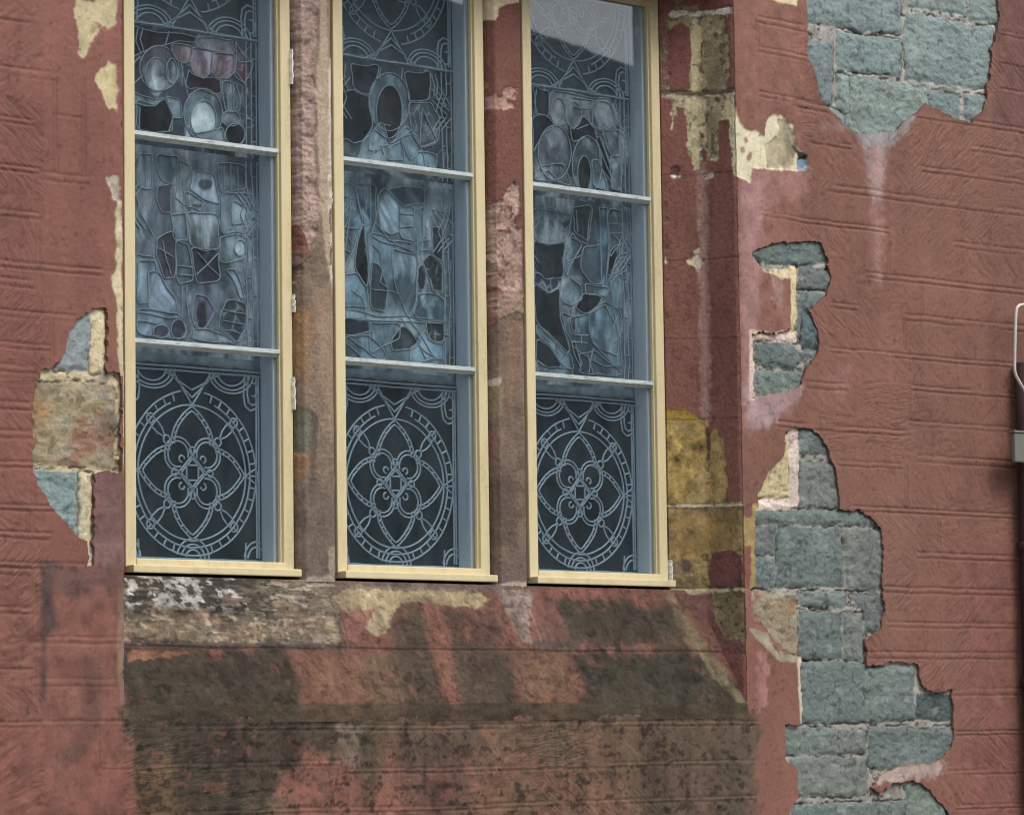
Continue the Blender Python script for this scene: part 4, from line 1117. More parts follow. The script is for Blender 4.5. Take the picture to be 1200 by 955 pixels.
def tracery():
    """foliate roundel in units of the ring radius, z up"""
    L = []
    L.append(arc(0, 0, 1, 1, 0, 360, 64))
    L.append(arc(0, 0, 1.2, 1.22, 100, 440, 64))
    L.append(arc(0, 0, 1.08, 1.1, 112, 428, 60))
    for q in range(4):
        ca, sa = math.cos(R(90 * q)), math.sin(R(90 * q))
        rot = lambda p: [(ca * x - sa * z, sa * x + ca * z) for x, z in p]
        for sgn in (-1, 1):
            for off in (0, 0.06):
                # petal side, from the ring to under the lobes
                pet = []
                for i in range(19):
                    f = i / 18
                    z = 0.98 - 0.56 * f
                    x = (0.39 - off) * math.sin(math.pi * 0.5 * f ** 0.85)
                    pet.append((sgn * x, z - off * 1.1 * (1 - f)))
                L.append(rot(pet))
            # rungs between the double lines
            for f in (0.15, 0.32, 0.5, 0.68, 0.85):
                z = 0.98 - 0.56 * f; x = 0.39 * math.sin(math.pi * 0.5 * f ** 0.85)
                x2 = 0.33 * math.sin(math.pi * 0.5 * f ** 0.85)
                L.append(rot([(sgn * x, z), (sgn * x2, z - 0.03)]))
        # lobe of the quatrefoil on the diagonal
        lob = lambda r: [(0.27 + r * math.cos(R(a)), 0.27 + r * math.sin(R(a))) for a in range(-105, 196, 10)]
        L.append(rot(lob(0.25))); L.append(rot(lob(0.19)))
        L.append(rot([(0.05 * math.cos(R(a)) + 0.20, 0.05 * math.sin(R(a)) + 0.20) for a in range(-90, 200, 25)]))
        L.append(rot([(0.0, 0.26), (0.26, 0.0)])); L.append(rot([(0.0, 0.21), (0.21, 0.0)]))
        L.append(rot([(0.11, 0.11), (-0.11, 0.11)]))
        L.append(rot(arc(0, 0.33, 0.055, 0.055, 0, 360, 12)))
        # strap on the diagonal
        for r_, c in ((0.062, 0.475), (0.07, 0.775)):
            L.append(rot(arc(c, c, r_, r_, 0, 360, 14)))
        a = 0.52
        L.append(rot([(a, a + 0.02), (0.56, 0.64), (0.66, 0.76), (0.72, 0.77)]))
        L.append(rot([(a + 0.02, a), (0.64, 0.56), (0.76, 0.66), (0.77, 0.72)]))
    for ang in list(range(-72, 78, 9)) + list(range(108, 258, 9)):
        L.append([(1.08 * math.cos(R(ang)), 1.1 * math.sin(R(ang))), (1.2 * math.cos(R(ang)), 1.22 * math.sin(R(ang)))])
    for d in (0, 0.09, 0.18):
        L.append([(-0.36 - d, 1.50), (0.0, 1.02 + d * 1.25 - 0.02)][::1]); L.append([(0.36 + d, 1.50), (0.0, 1.02 + d * 1.25 - 0.02)])
    for sgn in (-1, 1):
        for r_ in (0.42, 0.35, 0.26):
            L.append([(sgn * (0.74) + r_ * math.cos(R(a)), 1.52 + r_ * 0.72 * math.sin(R(a))) for a in range(180, 361, 12)])
        L.append([(sgn * 1.0, 1.5), (sgn * 0.97, 1.2), (sgn * 1.0, 1.05), (sgn * 1.1, 0.98), (sgn * 1.25, 1.02)])
        L.append([(sgn * 1.06, 1.5), (sgn * 1.04, 1.22), (sgn * 1.07, 1.1), (sgn * 1.14, 1.06), (sgn * 1.25, 1.1)])
        L.append([(sgn * 1.16 + 0.08 * math.cos(R(a)), 1.3 + 0.1 * math.sin(R(a))) for a in range(-120, 150, 20)])
        for r_ in (0.30, 0.22):
            L.append([(sgn * 1.2 + r_ * 0.8 * math.cos(R(a)), -1.28 + r_ * math.sin(R(a))) for a in range(0, 181, 14)])
        L.append([(sgn * 1.0, -1.0), (sgn * 0.98, -1.28)])
        L.append([(sgn * 1.0, 0.0), (sgn * 1.2, 0.12), (sgn * 1.24, 0.0), (sgn * 1.2, -0.12), (sgn * 1.0, 0.0)])
    for r_ in (0.14, 0.22, 0.30):
        L.append([(r_ * math.cos(R(a)), -1.27 + r_ * math.sin(R(a))) for a in range(0, 181, 14)])
    L.append([(-1.3, -1.27), (1.3, -1.27)])
    L.append([(-1.3, 1.5), (1.3, 1.5)])
    L.append([(-1.3, 1.56), (1.3, 1.56)])
    return L


TRAC = tracery()
PALE, MID, DIM, DARK = (140, 156, 164), (104, 120, 128), (74, 88, 96), (34, 38, 44)


def glass_panel(win, gx0, gx1, z0, z1, base, shapes, came, seed, streak=0.0):
    """one stained glass panel with its lead; shapes = [(polygon in wall metres, rgb, lead?)]"""
    X, Z = np.meshgrid(lines(gx0, gx1, 0.004), lines(z0, z1, 0.004))
    col = np.zeros(X.shape + (3,)); col[:] = s2l(base)
    col *= (1 + 0.28 * fbm(X * 9, Z * 9, seed, 4))[..., None]
    bm = bmesh.new()
    for i, (pl, rgb, lead) in enumerate(shapes):
        pl = np.array(pl)
        if streak and len(pl) < 20:
            for wv in (0.10, 0.16):   # drapery, not shards: ease the corners and let the edges wander
                nx_ = np.roll(pl, -1, 0)
                pl = np.stack([(1 - wv) * pl + wv * nx_, 0.5 * (pl + nx_), wv * pl + (1 - wv) * nx_], 1).reshape(-1, 2)
                q0 = fbm(pl[:, 0] * 16, pl[:, 1] * 16, seed + 300, 2); q1 = fbm(pl[:, 0] * 16, pl[:, 1] * 16, seed + 310, 2)
                pl = pl + 0.004 * np.stack([q0, q1], 1)
        rgb = tuple(min(215, c_ * (1.14 if sum(rgb) > 270 else 0.9)) for c_ in rgb)
        paint(col, X, Z, pl, rgb, 0.006 if streak else 0.003, 0.95, 0.004, 40, seed + 3 * i, mott=0.35)
        sd = psd(X, Z, pl, 0.03)
        ins = sd < 0
        col[ins] *= ((0.88 + 0.16 * sst(0.0, 0.022, -sd[ins] + 0.006 * fbm(X[ins] * 25, Z[ins] * 25, seed + i, 3))))[:, None]
        if lead:
            ribbon(bm, np.concatenate([pl, pl[:1]]) * 1.0, 0.0017)
    if streak:
        # irregular small pieces
        cs = 0.036
        wxx = X + 0.02 * fbm(X * 7, Z * 7, seed + 95, 2); wzz = (Z + 0.02 * fbm(X * 7, Z * 7, seed + 96, 2)) * 0.7
        gi, gj = np.floor(wxx / cs), np.floor(wzz / cs)
        d1 = np.full(X.shape, 9.0); d2_ = d1.copy(); cid = np.zeros(X.shape)
        # (cells of a jittered lattice)
        for a in (-1, 0, 1):
            for b in (-1, 0, 1):
                ci, cj = gi + a, gj + b
                dd = np.hypot(wxx - (ci + _hash(ci, cj, seed)) * cs, wzz - (cj + _hash(ci, cj, seed + 1)) * cs)
                idn = _hash(ci, cj, seed + 2)
                nr2 = dd < d1
                d2_ = np.where(nr2, d1, np.minimum(d2_, dd)); cid = np.where(nr2, idn, cid); d1 = np.where(nr2, dd, d1)
        ed = 1 - sst(0.002, 0.006, d2_ - d1)
        lm = sst(0.02, 0.07, col.mean(-1)) * sst(-0.3, 0.2, fbm(X * 4, Z * 4, seed + 97, 2))
        col *= (1 + 0.35 * (cid - 0.5) * lm)[..., None]
        col = col * (1 - 0.5 * (ed * lm)[..., None]) + np.where(((cid > 0.45) | (seed % 50 == 10))[..., None], s2l(152, 168, 178), s2l(56, 66, 76)) * 0.5 * (ed * lm)[..., None]
        dk = sst(0.12, 0.62, fbm(X * 9, Z * 5.5, seed + 400, 4))[..., None]
        col *= (1 - 0.62 * dk)
        # whitish bloom brushed over the painted pieces
        hz = (1 - dk[..., 0]) * sst(-0.05, 0.7, fbm(X * 16 + 3 * fbm(X * 4, Z * 4, seed + 98, 2), Z * 8, seed + 99, 5)) * sst(0.03, 0.09, col.mean(-1))
        col = col * (1 - 0.55 * hz[..., None]) + s2l(172, 184, 192) * 0.55 * hz[..., None]
        s = fbm(X * 34 + 2.5 * fbm(X * 5, Z * 5, seed + 90, 2), Z * 8, seed + 91, 4)
        lum = col.mean(-1)
        col *= (1 + streak * s * sst(0.03, 0.12, lum))[..., None]
    cw = 0.0020 if streak else 0.0032

    def wander(sg):
        a_ = np.array(sg); am = 0.006 if streak and seed % 50 == 10 else (0.003 if streak else 0.0012)
        if np.ptp(a_[:, 0]) < 0.004: return a_
        return a_ + am * np.stack([fbm(a_[:, 0] * 12, a_[:, 1] * 12, seed + 320, 2), fbm(a_[:, 0] * 12, a_[:, 1] * 12, seed + 330, 2)], 1)

    for pl in came:
        pl = [p for p in pl]
        seg = []
        for p in pl:
            if gx0 <= p[0] <= gx1 and z0 <= p[1] <= z1:
                seg.append(p)
            else:
                if len(seg) > 1: ribbon(bm, wander(seg), cw)
                seg = []
        if len(seg) > 1: ribbon(bm, wander(seg), cw)
    Y = D_LEAD + 0.0012 * fbm(X * 12, Z * 12, seed + 70, 3)
    pn = sheet('stained_glass_panel', np.stack([X, Y, Z], -1), col, M_GLASSPIECE, win)
    o = bobj('lead_came', bm, M_LEAD_DARK if streak else M_LEAD, pn)
    return pn


def densify(p, st=0.012):
    out = []
    for (ax, az), (bx, bz) in zip(p[:-1], p[1:]):
        n = max(1, int(math.hypot(bx - ax, bz - az) / st))
        out += [(ax + (bx - ax) * k / n, az + (bz - az) * k / n) for k in range(n)]
    out.append(p[-1])
    return out


def border(xr, z0, z1, zd, seed):
    """the ladder of narrow strips along both edges of a figure panel, with one kink"""
    L = []
    c = (xr[0] + xr[1]) / 2; hw = (xr[1] - xr[0]) / 2
    for sgn in (-1, 1):
        for off in (0.012, 0.034, 0.056):
            x = hw - off
            if zd is None:
                L.append([(c + sgn * x, z0), (c + sgn * x, z1)])
            else:
                k = 0.045
                L.append([(c + sgn * x, z0), (c + sgn * x, zd - 0.06), (c + sgn * (x - k * 0.6 if off > 0.02 else x), zd), (c + sgn * x, zd + 0.06), (c + sgn * x, z1)])
                L.append([(c + sgn * (x - 0.05), zd - 0.075), (c + sgn * x, zd - 0.02)])
                L.append([(c + sgn * (x - 0.05), zd + 0.075), (c + sgn * x, zd + 0.02)])
        z = z0 + 0.05; k = 0
        while z < z1:
            a, b = ((0.012, 0.034), (0.034, 0.056))[k % 2]
            L.append([(c + sgn * (hw - a), z), (c + sgn * (hw - b), z)])
            z += 0.055 + 0.03 * _hash(np.array([k]), np.array([seed]), 3)[0]; k += 1
    return L


def window(i, label, upper, middle, base_u, base_m, mid_y):
    x0 = WX[i]; x1 = x0 + W_FR
    o0, o1 = x0 + W_ST, x1 - W_ST          # daylight opening
    win = thing('leaded_window', label, 'window', group='leaded windows with cream storm frames')
    # frame: two stiles with a stepped inner bead, head, bottom rail
    bm = bmesh.new()
    zb = 2.272
    bm_box(bm, (x0, D_F, zb), (o0, 0.30, Z_TOP + 0.043), 0.004)
    bm_box(bm, (o1, D_F, zb), (x1, 0.30, Z_TOP + 0.043), 0.004)
    bm_box(bm, (o0 - 0.002, D_F + 0.001, Z_TOP), (o1 + 0.002, 0.30, Z_TOP + 0.0425), 0.004)
    bm_box(bm, (o0 - 0.002, D_F - 0.004, zb + 0.002), (o1 + 0.002, 0.30, 2.302), 0.004)
    b = 0.006
    for xa, xb in ((o0 - 0.001, o0 + b), (o1 - b, o1 + 0.001)):
        bm_box(bm, (xa, D_F + 0.012, 2.296), (xb, 0.258, Z_TOP + 0.002), 0.002)
    bm_box(bm, (o0, D_F + 0.0125, Z_TOP - b), (o1, 0.2575, Z_TOP + 0.002), 0.002)
    fr = bobj('frame', bm, M_CREAM, win)
    bm = bmesh.new()
    bm_box(bm, (x0 + 0.003, 0.197, 2.254), (x1 + 0.002, 0.262, 2.279), 0.004)
    bobj('sill_board', bm, M_CREAM, win)
    # blue grey lining between storm pane and stained glass
    bm = bmesh.new()
    for xa, xb in ((o0 - 0.001, o0 + 0.014), (o1 - 0.014, o1 + 0.001)):
        bm_box(bm, (xa, 0.271, 2.283), (xb, 0.352, Z_TOP + 0.02), 0.002)
    bm_box(bm, (o0 + 0.0145, 0.271, Z_TOP + 0.001), (o1 - 0.0145, 0.352, Z_TOP + 0.02), 0.002)
    bm_box(bm, (o0 + 0.0145, 0.271, 2.28), (o1 - 0.0145, 0.352, 2.301), 0.002)
    bobj('lining', bm, M_LINING, win)
    # glazing bars: a flat front on a shelf
    for k, z in enumerate(ZB):
        bm = bmesh.new()
        dz = (-0.002, 0.003, 0.001)[i] * (1 if k else -1)
        pr = [(0.262, 0.018), (0.246, 0.0165), (0.2445, 0.003), (0.2585, -0.009), (0.2625, -0.009)]
        ra = [bm.verts.new((o0 + 0.002, yy, z + dz + zz)) for yy, zz in pr]; rb = [bm.verts.new((o1 - 0.002, yy, z + dz + zz)) for yy, zz in pr]
        for q in range(5): bm.faces.new((ra[q], ra[(q + 1) % 5], rb[(q + 1) % 5], rb[q]))
        bm.faces.new(ra); bm.faces.new(rb)
        bm_box(bm, (o0 + 0.003, 0.2625, z + 0.004 + dz), (o1 - 0.003, 0.290, z + 0.013 + dz), 0.001)
        bobj('glazing_bar', bm, M_BAR, win)
    zs = [2.300, ZB[0] + 0.008, ZB[1] + 0.008, Z_TOP + 0.004]
    for k in range(3):
        bm = bmesh.new()
        bm_box(bm, (o0 + 0.0005, D_GLASS + 0.0005, zs[k]), (o1 - 0.0005, D_GLASS + 0.0035, zs[k + 1] - 0.001))
        bobj('glass_pane', bm, M_STORM, win)
    g0, g1 = o0 + 0.0135, o1 - 0.0135
    c = (g0 + g1) / 2
    low = [[(c + x * TR, Z_RING + z * TR) for x, z in densify(l, 0.06)] for l in TRAC]
    zt0 = 4.072
    top = [[(c + x * TR, 4.415 - 0.0 - z * TR) for x, z in densify(l, 0.06)] for l in TRAC]
    edge = lambda a, b_: [densify([(g1 - 0.012, a), (g1 - 0.012, b_)]), densify([(g1 - 0.022, a), (g1 - 0.022, b_)]), densify([(g0 + 0.012, a), (g0 + 0.012, b_)])]
    glass_panel(win, g0, g1, 2.30, 2.985, (32, 43, 48), [([(g0, 2.955), (g1, 2.955), (g1, 2.99), (g0, 2.99)], (92, 108, 116), False)], low + edge(2.32, 2.93), 1000 + 50 * i)
    fig = lambda L_: [(UP(p, D_LEAD), c_, l_) for p, c_, l_ in L_[0]]
    lin = lambda L_: [densify([tuple(q) for q in UP(p, D_LEAD)]) for p in L_[1]]
    bd = lambda a, b_, zd: [densify(l) for l in border((g0, g1), a, b_, zd, i)]
    glass_panel(win, g0, g1, 2.985, 3.672, base_m, fig(middle), lin(middle) + bd(3.0, 3.66, mid_y), 1010 + 50 * i, 0.55)
    glass_panel(win, g0, g1, 3.672, zt0, base_u, fig(upper), lin(upper) + bd(3.68, 4.07, None if i != 1 else 3.93), 1020 + 50 * i, 0.45)
    glass_panel(win, g0, g1, zt0, 4.46, (64, 78, 84), [([(g0, zt0), (g1, zt0), (g1, zt0 + 0.012), (g0, zt0 + 0.012)], (110, 128, 134), False)], top + edge(4.09, 4.46), 1030 + 50 * i)
    return win


A4 = lambda pts: zm(140, 0, 4.775, pts)
w1u = ([(A4([(60, 150), (110, 160), (250, 180), (420, 195), (420, 235), (250, 240), (200, 255), (110, 300), (60, 330)]), (36, 36, 50), True),
        (A4(ell(220, 385, 110, 125)), (124, 122, 134), True), (A4(ell(205, 420, 66, 96)), (150, 160, 176), True), (A4(ell(208, 470, 34, 70)), (168, 184, 196), False),
        (A4(ell(290, 400, 30, 70)), (112, 122, 132), True),
        (A4([(285, 245), (400, 265), (395, 350), (350, 370), (320, 340)]), (156, 132, 142), True),
        (A4([(400, 270), (520, 285), (510, 400), (470, 435), (430, 425), (395, 370)]), (160, 142, 154), True),
        (A4([(520, 300), (640, 320), (645, 420), (600, 460), (540, 440), (510, 400)]), (142, 118, 128), True),
        (A4([(420, 200), (500, 210), (630, 235), (640, 315), (530, 290), (420, 260)]), (118, 116, 124), True),
        (A4([(380, 380), (440, 430), (520, 430), (560, 460), (565, 540), (480, 500), (400, 520), (375, 480)]), (42, 28, 34), True),
        (A4([(650, 250), (700, 330), (745, 350), (700, 480), (650, 430)]), (104, 70, 80), True),
        (A4([(100, 560), (180, 590), (260, 560), (300, 640), (290, 740), (80, 720)]), (34, 30, 34), True),
        (A4([(270, 540), (345, 560), (355, 650), (300, 650)]), (120, 138, 148), True),
        (A4([(75, 510), (130, 540), (200, 560), (250, 560), (200, 598), (130, 598), (70, 560)]), (118, 138, 142), True),
        (A4([(75, 600), (110, 600), (100, 730), (75, 730)]), (96, 116, 124), True),
        (A4(ell(465, 640, 108, 142)), (96, 112, 122), True), (A4(ell(468, 670, 72, 105)), (170, 186, 198), True),
        (A4([(380, 700), (430, 740), (520, 740), (570, 700), (590, 800), (370, 780)]), (138, 156, 166), True),
        (A4([(570, 470), (660, 470), (665, 620), (580, 620)]), (86, 100, 110), True), (A4(ell(620, 665, 52, 44)), (132, 148, 156), True),
        (A4(ell(645, 755, 55, 62)), (34, 34, 40), True)],
       [A4([(300, 650), (275, 745)]), A4([(600, 470), (605, 620)]), A4([(630, 470), (640, 620)]), A4([(100, 160), (85, 230), (120, 310)]), A4([(130, 160), (110, 220), (135, 300)]), A4([(275, 175), (255, 260)]),
        A4([(60, 370), (115, 320)]), A4([(60, 480), (125, 430)]), A4([(340, 350), (380, 540)]), A4([(350, 370), (345, 480)]), A4([(670, 350), (745, 345)]), A4([(650, 400), (700, 480)]),
        A4([(405, 270), (640, 300)])])
B4 = lambda pts: zm(150, 160, 3.672, pts)
w1m = ([(B4([(40, 80), (100, 80), (100, 220), (40, 220)]), (118, 136, 148), True), (B4([(120, 80), (220, 90), (200, 210), (130, 180)]), (92, 110, 120), True),
        (B4([(120, 210), (185, 200), (185, 320), (135, 325)]), (84, 84, 98), True),
        (B4([(215, 110), (270, 130), (235, 240), (240, 300), (200, 270)]), (122, 140, 148), True),
        (B4([(280, 140), (370, 170), (395, 290), (330, 280), (260, 230)]), (142, 160, 172), True), (B4(ell(334, 208, 30, 24)), (78, 90, 102), False),
        (B4([(240, 240), (330, 290), (310, 320), (250, 310)]), (128, 144, 152), True), (B4(ell(300, 300, 28, 10)), (50, 58, 66), False),
        (B4([(380, 110), (500, 120), (500, 230), (400, 250)]), (108, 126, 136), True),
        (B4([(400, 250), (510, 250), (550, 310), (500, 420), (405, 410)]), (106, 124, 134), True), (B4([(450, 280), (520, 300), (500, 380), (450, 380)]), (132, 148, 158), True),
        (B4([(250, 335), (395, 330), (385, 480), (330, 500), (265, 460)]), (140, 156, 166), True),
        (B4([(180, 330), (250, 330), (255, 440), (190, 440)]), (108, 126, 136), True),
        (B4([(120, 440), (200, 400), (210, 600), (150, 610), (120, 520)]), (74, 66, 80), True),
        (B4([(200, 440), (260, 460), (280, 620), (215, 640)]), (86, 102, 112), True),
        (B4([(270, 480), (390, 490), (390, 620), (290, 640)]), (78, 80, 94), True),
        (B4([(390, 420), (505, 430), (505, 520), (395, 540)]), (108, 126, 132), True), (B4(ell(480, 480, 24, 34)), (142, 158, 164), True),
        (B4([(425, 560), (460, 560), (500, 690), (480, 700)]), (142, 158, 170), True), (B4([(40, 540), (110, 540), (120, 600), (80, 720), (40, 720)]), (112, 132, 144), True),
        (B4([(85, 590), (130, 590), (210, 710), (200, 770), (85, 750)]), (134, 150, 166), True),
        (B4([(40, 740), (210, 770), (240, 800), (240, 870), (40, 860)]), (122, 140, 156), True), (B4(ell(140, 840, 34, 28)), (86, 80, 102), True), (B4(ell(215, 830, 32, 42)), (62, 56, 76), True),
        (B4([(280, 680), (340, 700), (370, 760), (330, 830), (280, 830)]), (96, 96, 116), True), (B4(ell(318, 770, 22, 60)), (54, 46, 62), False),
        (B4([(420, 705), (505, 720), (505, 830), (480, 890), (385, 840)]), (66, 80, 88), True),
        (B4([(275, 840), (350, 830), (400, 860), (480, 895), (275, 880)]), (128, 144, 154), True)],
       [B4([(40, 760), (220, 785)]), B4([(40, 800), (120, 805)]), B4([(410, 750), (505, 765)]), B4([(400, 790), (500, 810)]), B4([(390, 820), (490, 850)]), B4([(120, 480), (200, 520)]), B4([(150, 450), (180, 600)]),
        B4([(180, 340), (250, 330)]), B4([(410, 120), (410, 230)]), B4([(440, 120), (440, 240)]), B4([(470, 130), (470, 240)]), B4([(40, 500), (110, 520)]), B4([(215, 560), (280, 560)]), B4([(215, 600), (280, 600)]),
        B4([(60, 330), (110, 420)]), B4([(75, 90), (75, 220)]), B4([(250, 640), (260, 780)]), B4([(230, 640), (230, 780)]), B4([(300, 500), (390, 600)]), B4([(300, 600), (390, 500)])])
C4 = lambda pts: zm(390, 0, 4.34, pts)
w2u = ([(C4([(85, 330), (225, 345), (225, 400), (190, 480), (90, 455)]), (36, 40, 50), True), (C4([(360, 360), (490, 375), (500, 440), (490, 510), (390, 515), (370, 420)]), (38, 42, 50), True),
        (C4([(40, 480), (90, 460), (185, 490), (200, 640), (150, 720), (100, 728), (40, 700)]), (36, 42, 50), True),
        (C4(ell(285, 520, 104, 148)), (82, 102, 112), True), (C4(ell(285, 570, 66, 135)), (34, 32, 32), True),
        (C4([(150, 720), (245, 625), (270, 700), (290, 732), (340, 690), (375, 640), (445, 750), (470, 860), (120, 830)]), (104, 128, 138), True),
        (C4([(390, 520), (500, 520), (540, 600), (530, 720), (450, 755), (390, 640)]), (74, 90, 98), True),
        (C4([(200, 660), (260, 700), (240, 780), (170, 770)]), (128, 152, 160), True), (C4([(350, 720), (420, 680), (450, 760), (380, 820)]), (98, 118, 128), True),
        (C4([(430, 770), (530, 780), (530, 860), (410, 840)]), (120, 148, 160), True), (C4([(300, 740), (350, 730), (360, 820), (280, 815)]), (110, 132, 142), True)],
       [C4([(230, 400), (240, 350)]), C4([(355, 350), (345, 410)]), C4([(450, 550), (530, 720), (440, 750), (450, 550)]), C4([(300, 730), (400, 660)]), C4([(210, 770), (280, 735)]), C4([(500, 510), (580, 590)]), C4([(520, 500), (590, 570)]),
        C4([(500, 375), (515, 440), (510, 500)]), C4([(520, 378), (532, 440), (525, 500)]), C4([(65, 320), (55, 400), (75, 460)]), C4([(240, 630), (290, 640)]), C4([(360, 640), (340, 700)]), C4([(200, 780), (240, 740), (260, 790)])])
D4 = lambda pts: zm(395, 200, 3.977, pts)
w2m = ([(D4([(25, 60), (80, 70), (110, 220), (75, 380), (25, 460)]), (96, 122, 136), True), (D4([(25, 480), (80, 470), (140, 540), (150, 640), (25, 640)]), (104, 128, 140), True),
        (D4([(110, 225), (140, 370), (142, 540), (75, 458)]), (32, 34, 36), True),
        (D4([(85, 60), (175, 75), (180, 200), (145, 370), (112, 225)]), (84, 108, 122), True),
        (D4([(185, 115), (222, 80), (290, 155), (290, 290), (250, 298), (200, 270)]), (132, 154, 166), True),
        (D4([(290, 165), (360, 170), (355, 330), (290, 310)]), (112, 132, 142), True), (D4([(230, 80), (400, 80), (410, 150), (310, 165)]), (72, 94, 104), True),
        (D4([(145, 290), (200, 300), (260, 345), (370, 380), (370, 620), (340, 695), (270, 560), (150, 560)]), (98, 122, 134), True),
        (D4([(250, 370), (365, 385), (365, 600), (335, 690), (260, 540)]), (116, 140, 152), True), (D4([(155, 430), (190, 440), (230, 540), (220, 650), (155, 640)]), (58, 70, 76), True),
        (D4([(370, 180), (410, 160), (400, 250), (385, 420), (370, 440)]), (92, 118, 132), True),
        (D4([(430, 265), (490, 260), (495, 430), (440, 400)]), (48, 56, 60), True), (D4([(390, 420), (430, 400), (490, 440), (492, 580), (440, 560), (420, 500)]), (44, 52, 56), True), (D4(ell(392, 500, 20, 60)), (30, 34, 38), True),
        (D4([(372, 570), (440, 570), (492, 600), (495, 700), (380, 700), (350, 660)]), (88, 112, 124), True),
        (D4([(30, 655), (150, 668), (270, 675), (495, 698), (495, 712), (30, 690)]), (126, 152, 160), True), (D4([(32, 690), (150, 705), (150, 755), (32, 768)]), (40, 46, 54), True),
        (D4([(150, 705), (290, 715), (280, 800), (150, 850)]), (84, 108, 120), True), (D4([(250, 800), (300, 720), (390, 790), (350, 840), (260, 850)]), (46, 56, 62), True), (D4([(410, 705), (492, 710), (492, 800), (420, 790)]), (50, 58, 60), True),
        (D4([(30, 775), (150, 765), (240, 880), (30, 870)]), (106, 132, 146), True), (D4([(340, 850), (400, 740), (440, 800), (495, 810), (495, 880), (340, 890)]), (104, 128, 142), True)],
       [D4([(25, 120), (80, 130)]), D4([(25, 260), (90, 260)]), D4([(25, 370), (75, 380)]), D4([(60, 100), (40, 380)]), D4([(150, 300), (200, 330), (260, 340), (350, 380)]), D4([(185, 115), (180, 250), (240, 320), (350, 345)]),
        D4([(290, 200), (355, 205)]), D4([(290, 260), (355, 262)]), D4([(430, 500), (450, 560), (490, 600)]), D4([(400, 250), (440, 180), (490, 190), (490, 240)]), D4([(430, 265), (440, 230)]), D4([(60, 560), (120, 600), (130, 690)]),
        D4([(40, 800), (120, 880)]), D4([(60, 780), (180, 880)]), D4([(380, 820), (460, 880)]), D4([(300, 690), (420, 880)]), D4([(340, 690), (450, 870)]), D4([(200, 400), (215, 470), (200, 520), (235, 540)]), D4([(170, 350), (200, 380), (210, 420)]),
        D4([(385, 330), (425, 325)]), D4([(385, 370), (425, 365)]), D4([(120, 60), (130, 200)]), D4([(150, 60), (155, 260)])])
E4 = lambda pts: zm(610, 0, 3.818, pts)
w3u = ([(E4([(60, 395), (130, 400), (130, 520), (60, 515)]), (44, 52, 56), True), (E4([(135, 410), (260, 420), (400, 450), (410, 540), (370, 590), (330, 570), (280, 510), (230, 572), (200, 545), (150, 560), (130, 500)]), (104, 112, 118), True),
        (E4(ell(165, 500, 34, 60)), (116, 124, 130), True), (E4(ell(235, 515, 36, 58)), (116, 124, 130), True), (E4(ell(360, 520, 60, 66)), (98, 100, 108), True),
        (E4([(50, 520), (130, 520), (150, 562), (80, 620), (50, 680)]), (38, 38, 52), True),
        (E4([(215, 570), (240, 572), (280, 515), (330, 575), (345, 640), (300, 610), (230, 640)]), (38, 38, 54), True),
        (E4(ell(150, 685, 74, 122)), (104, 112, 122), True), (E4([(60, 770), (90, 740), (200, 745), (230, 830), (60, 810)]), (96, 110, 118), True),
        (E4(ell(295, 740, 66, 130)), (92, 112, 120), True), (E4(ell(283, 780, 30, 82)), (34, 34, 34), True), (E4([(320, 720), (350, 720), (385, 850), (330, 840)]), (110, 134, 140), True),
        (E4([(340, 620), (360, 620), (410, 760), (400, 820), (360, 760)]), (38, 40, 48), True), (E4([(365, 600), (440, 580), (470, 620), (440, 700), (400, 690)]), (92, 108, 116), True),
        (E4([(400, 700), (450, 700), (450, 850), (400, 845)]), (92, 104, 114), True)],
       [E4([(355, 620), (415, 780)]), E4([(340, 630), (405, 800)]), E4([(400, 450), (420, 520), (410, 570), (480, 620)]), E4([(420, 455), (440, 520), (430, 560), (490, 600)]), E4([(70, 400), (60, 460), (75, 510)]), E4([(230, 440), (320, 450)]), E4([(240, 480), (320, 490)]),
        E4([(320, 450), (320, 560)]), E4([(250, 580), (300, 560)]), E4([(70, 800), (120, 760), (170, 810)]), E4([(440, 600), (440, 700)])])
F4 = lambda pts: zm(610, 220, 3.818, pts)
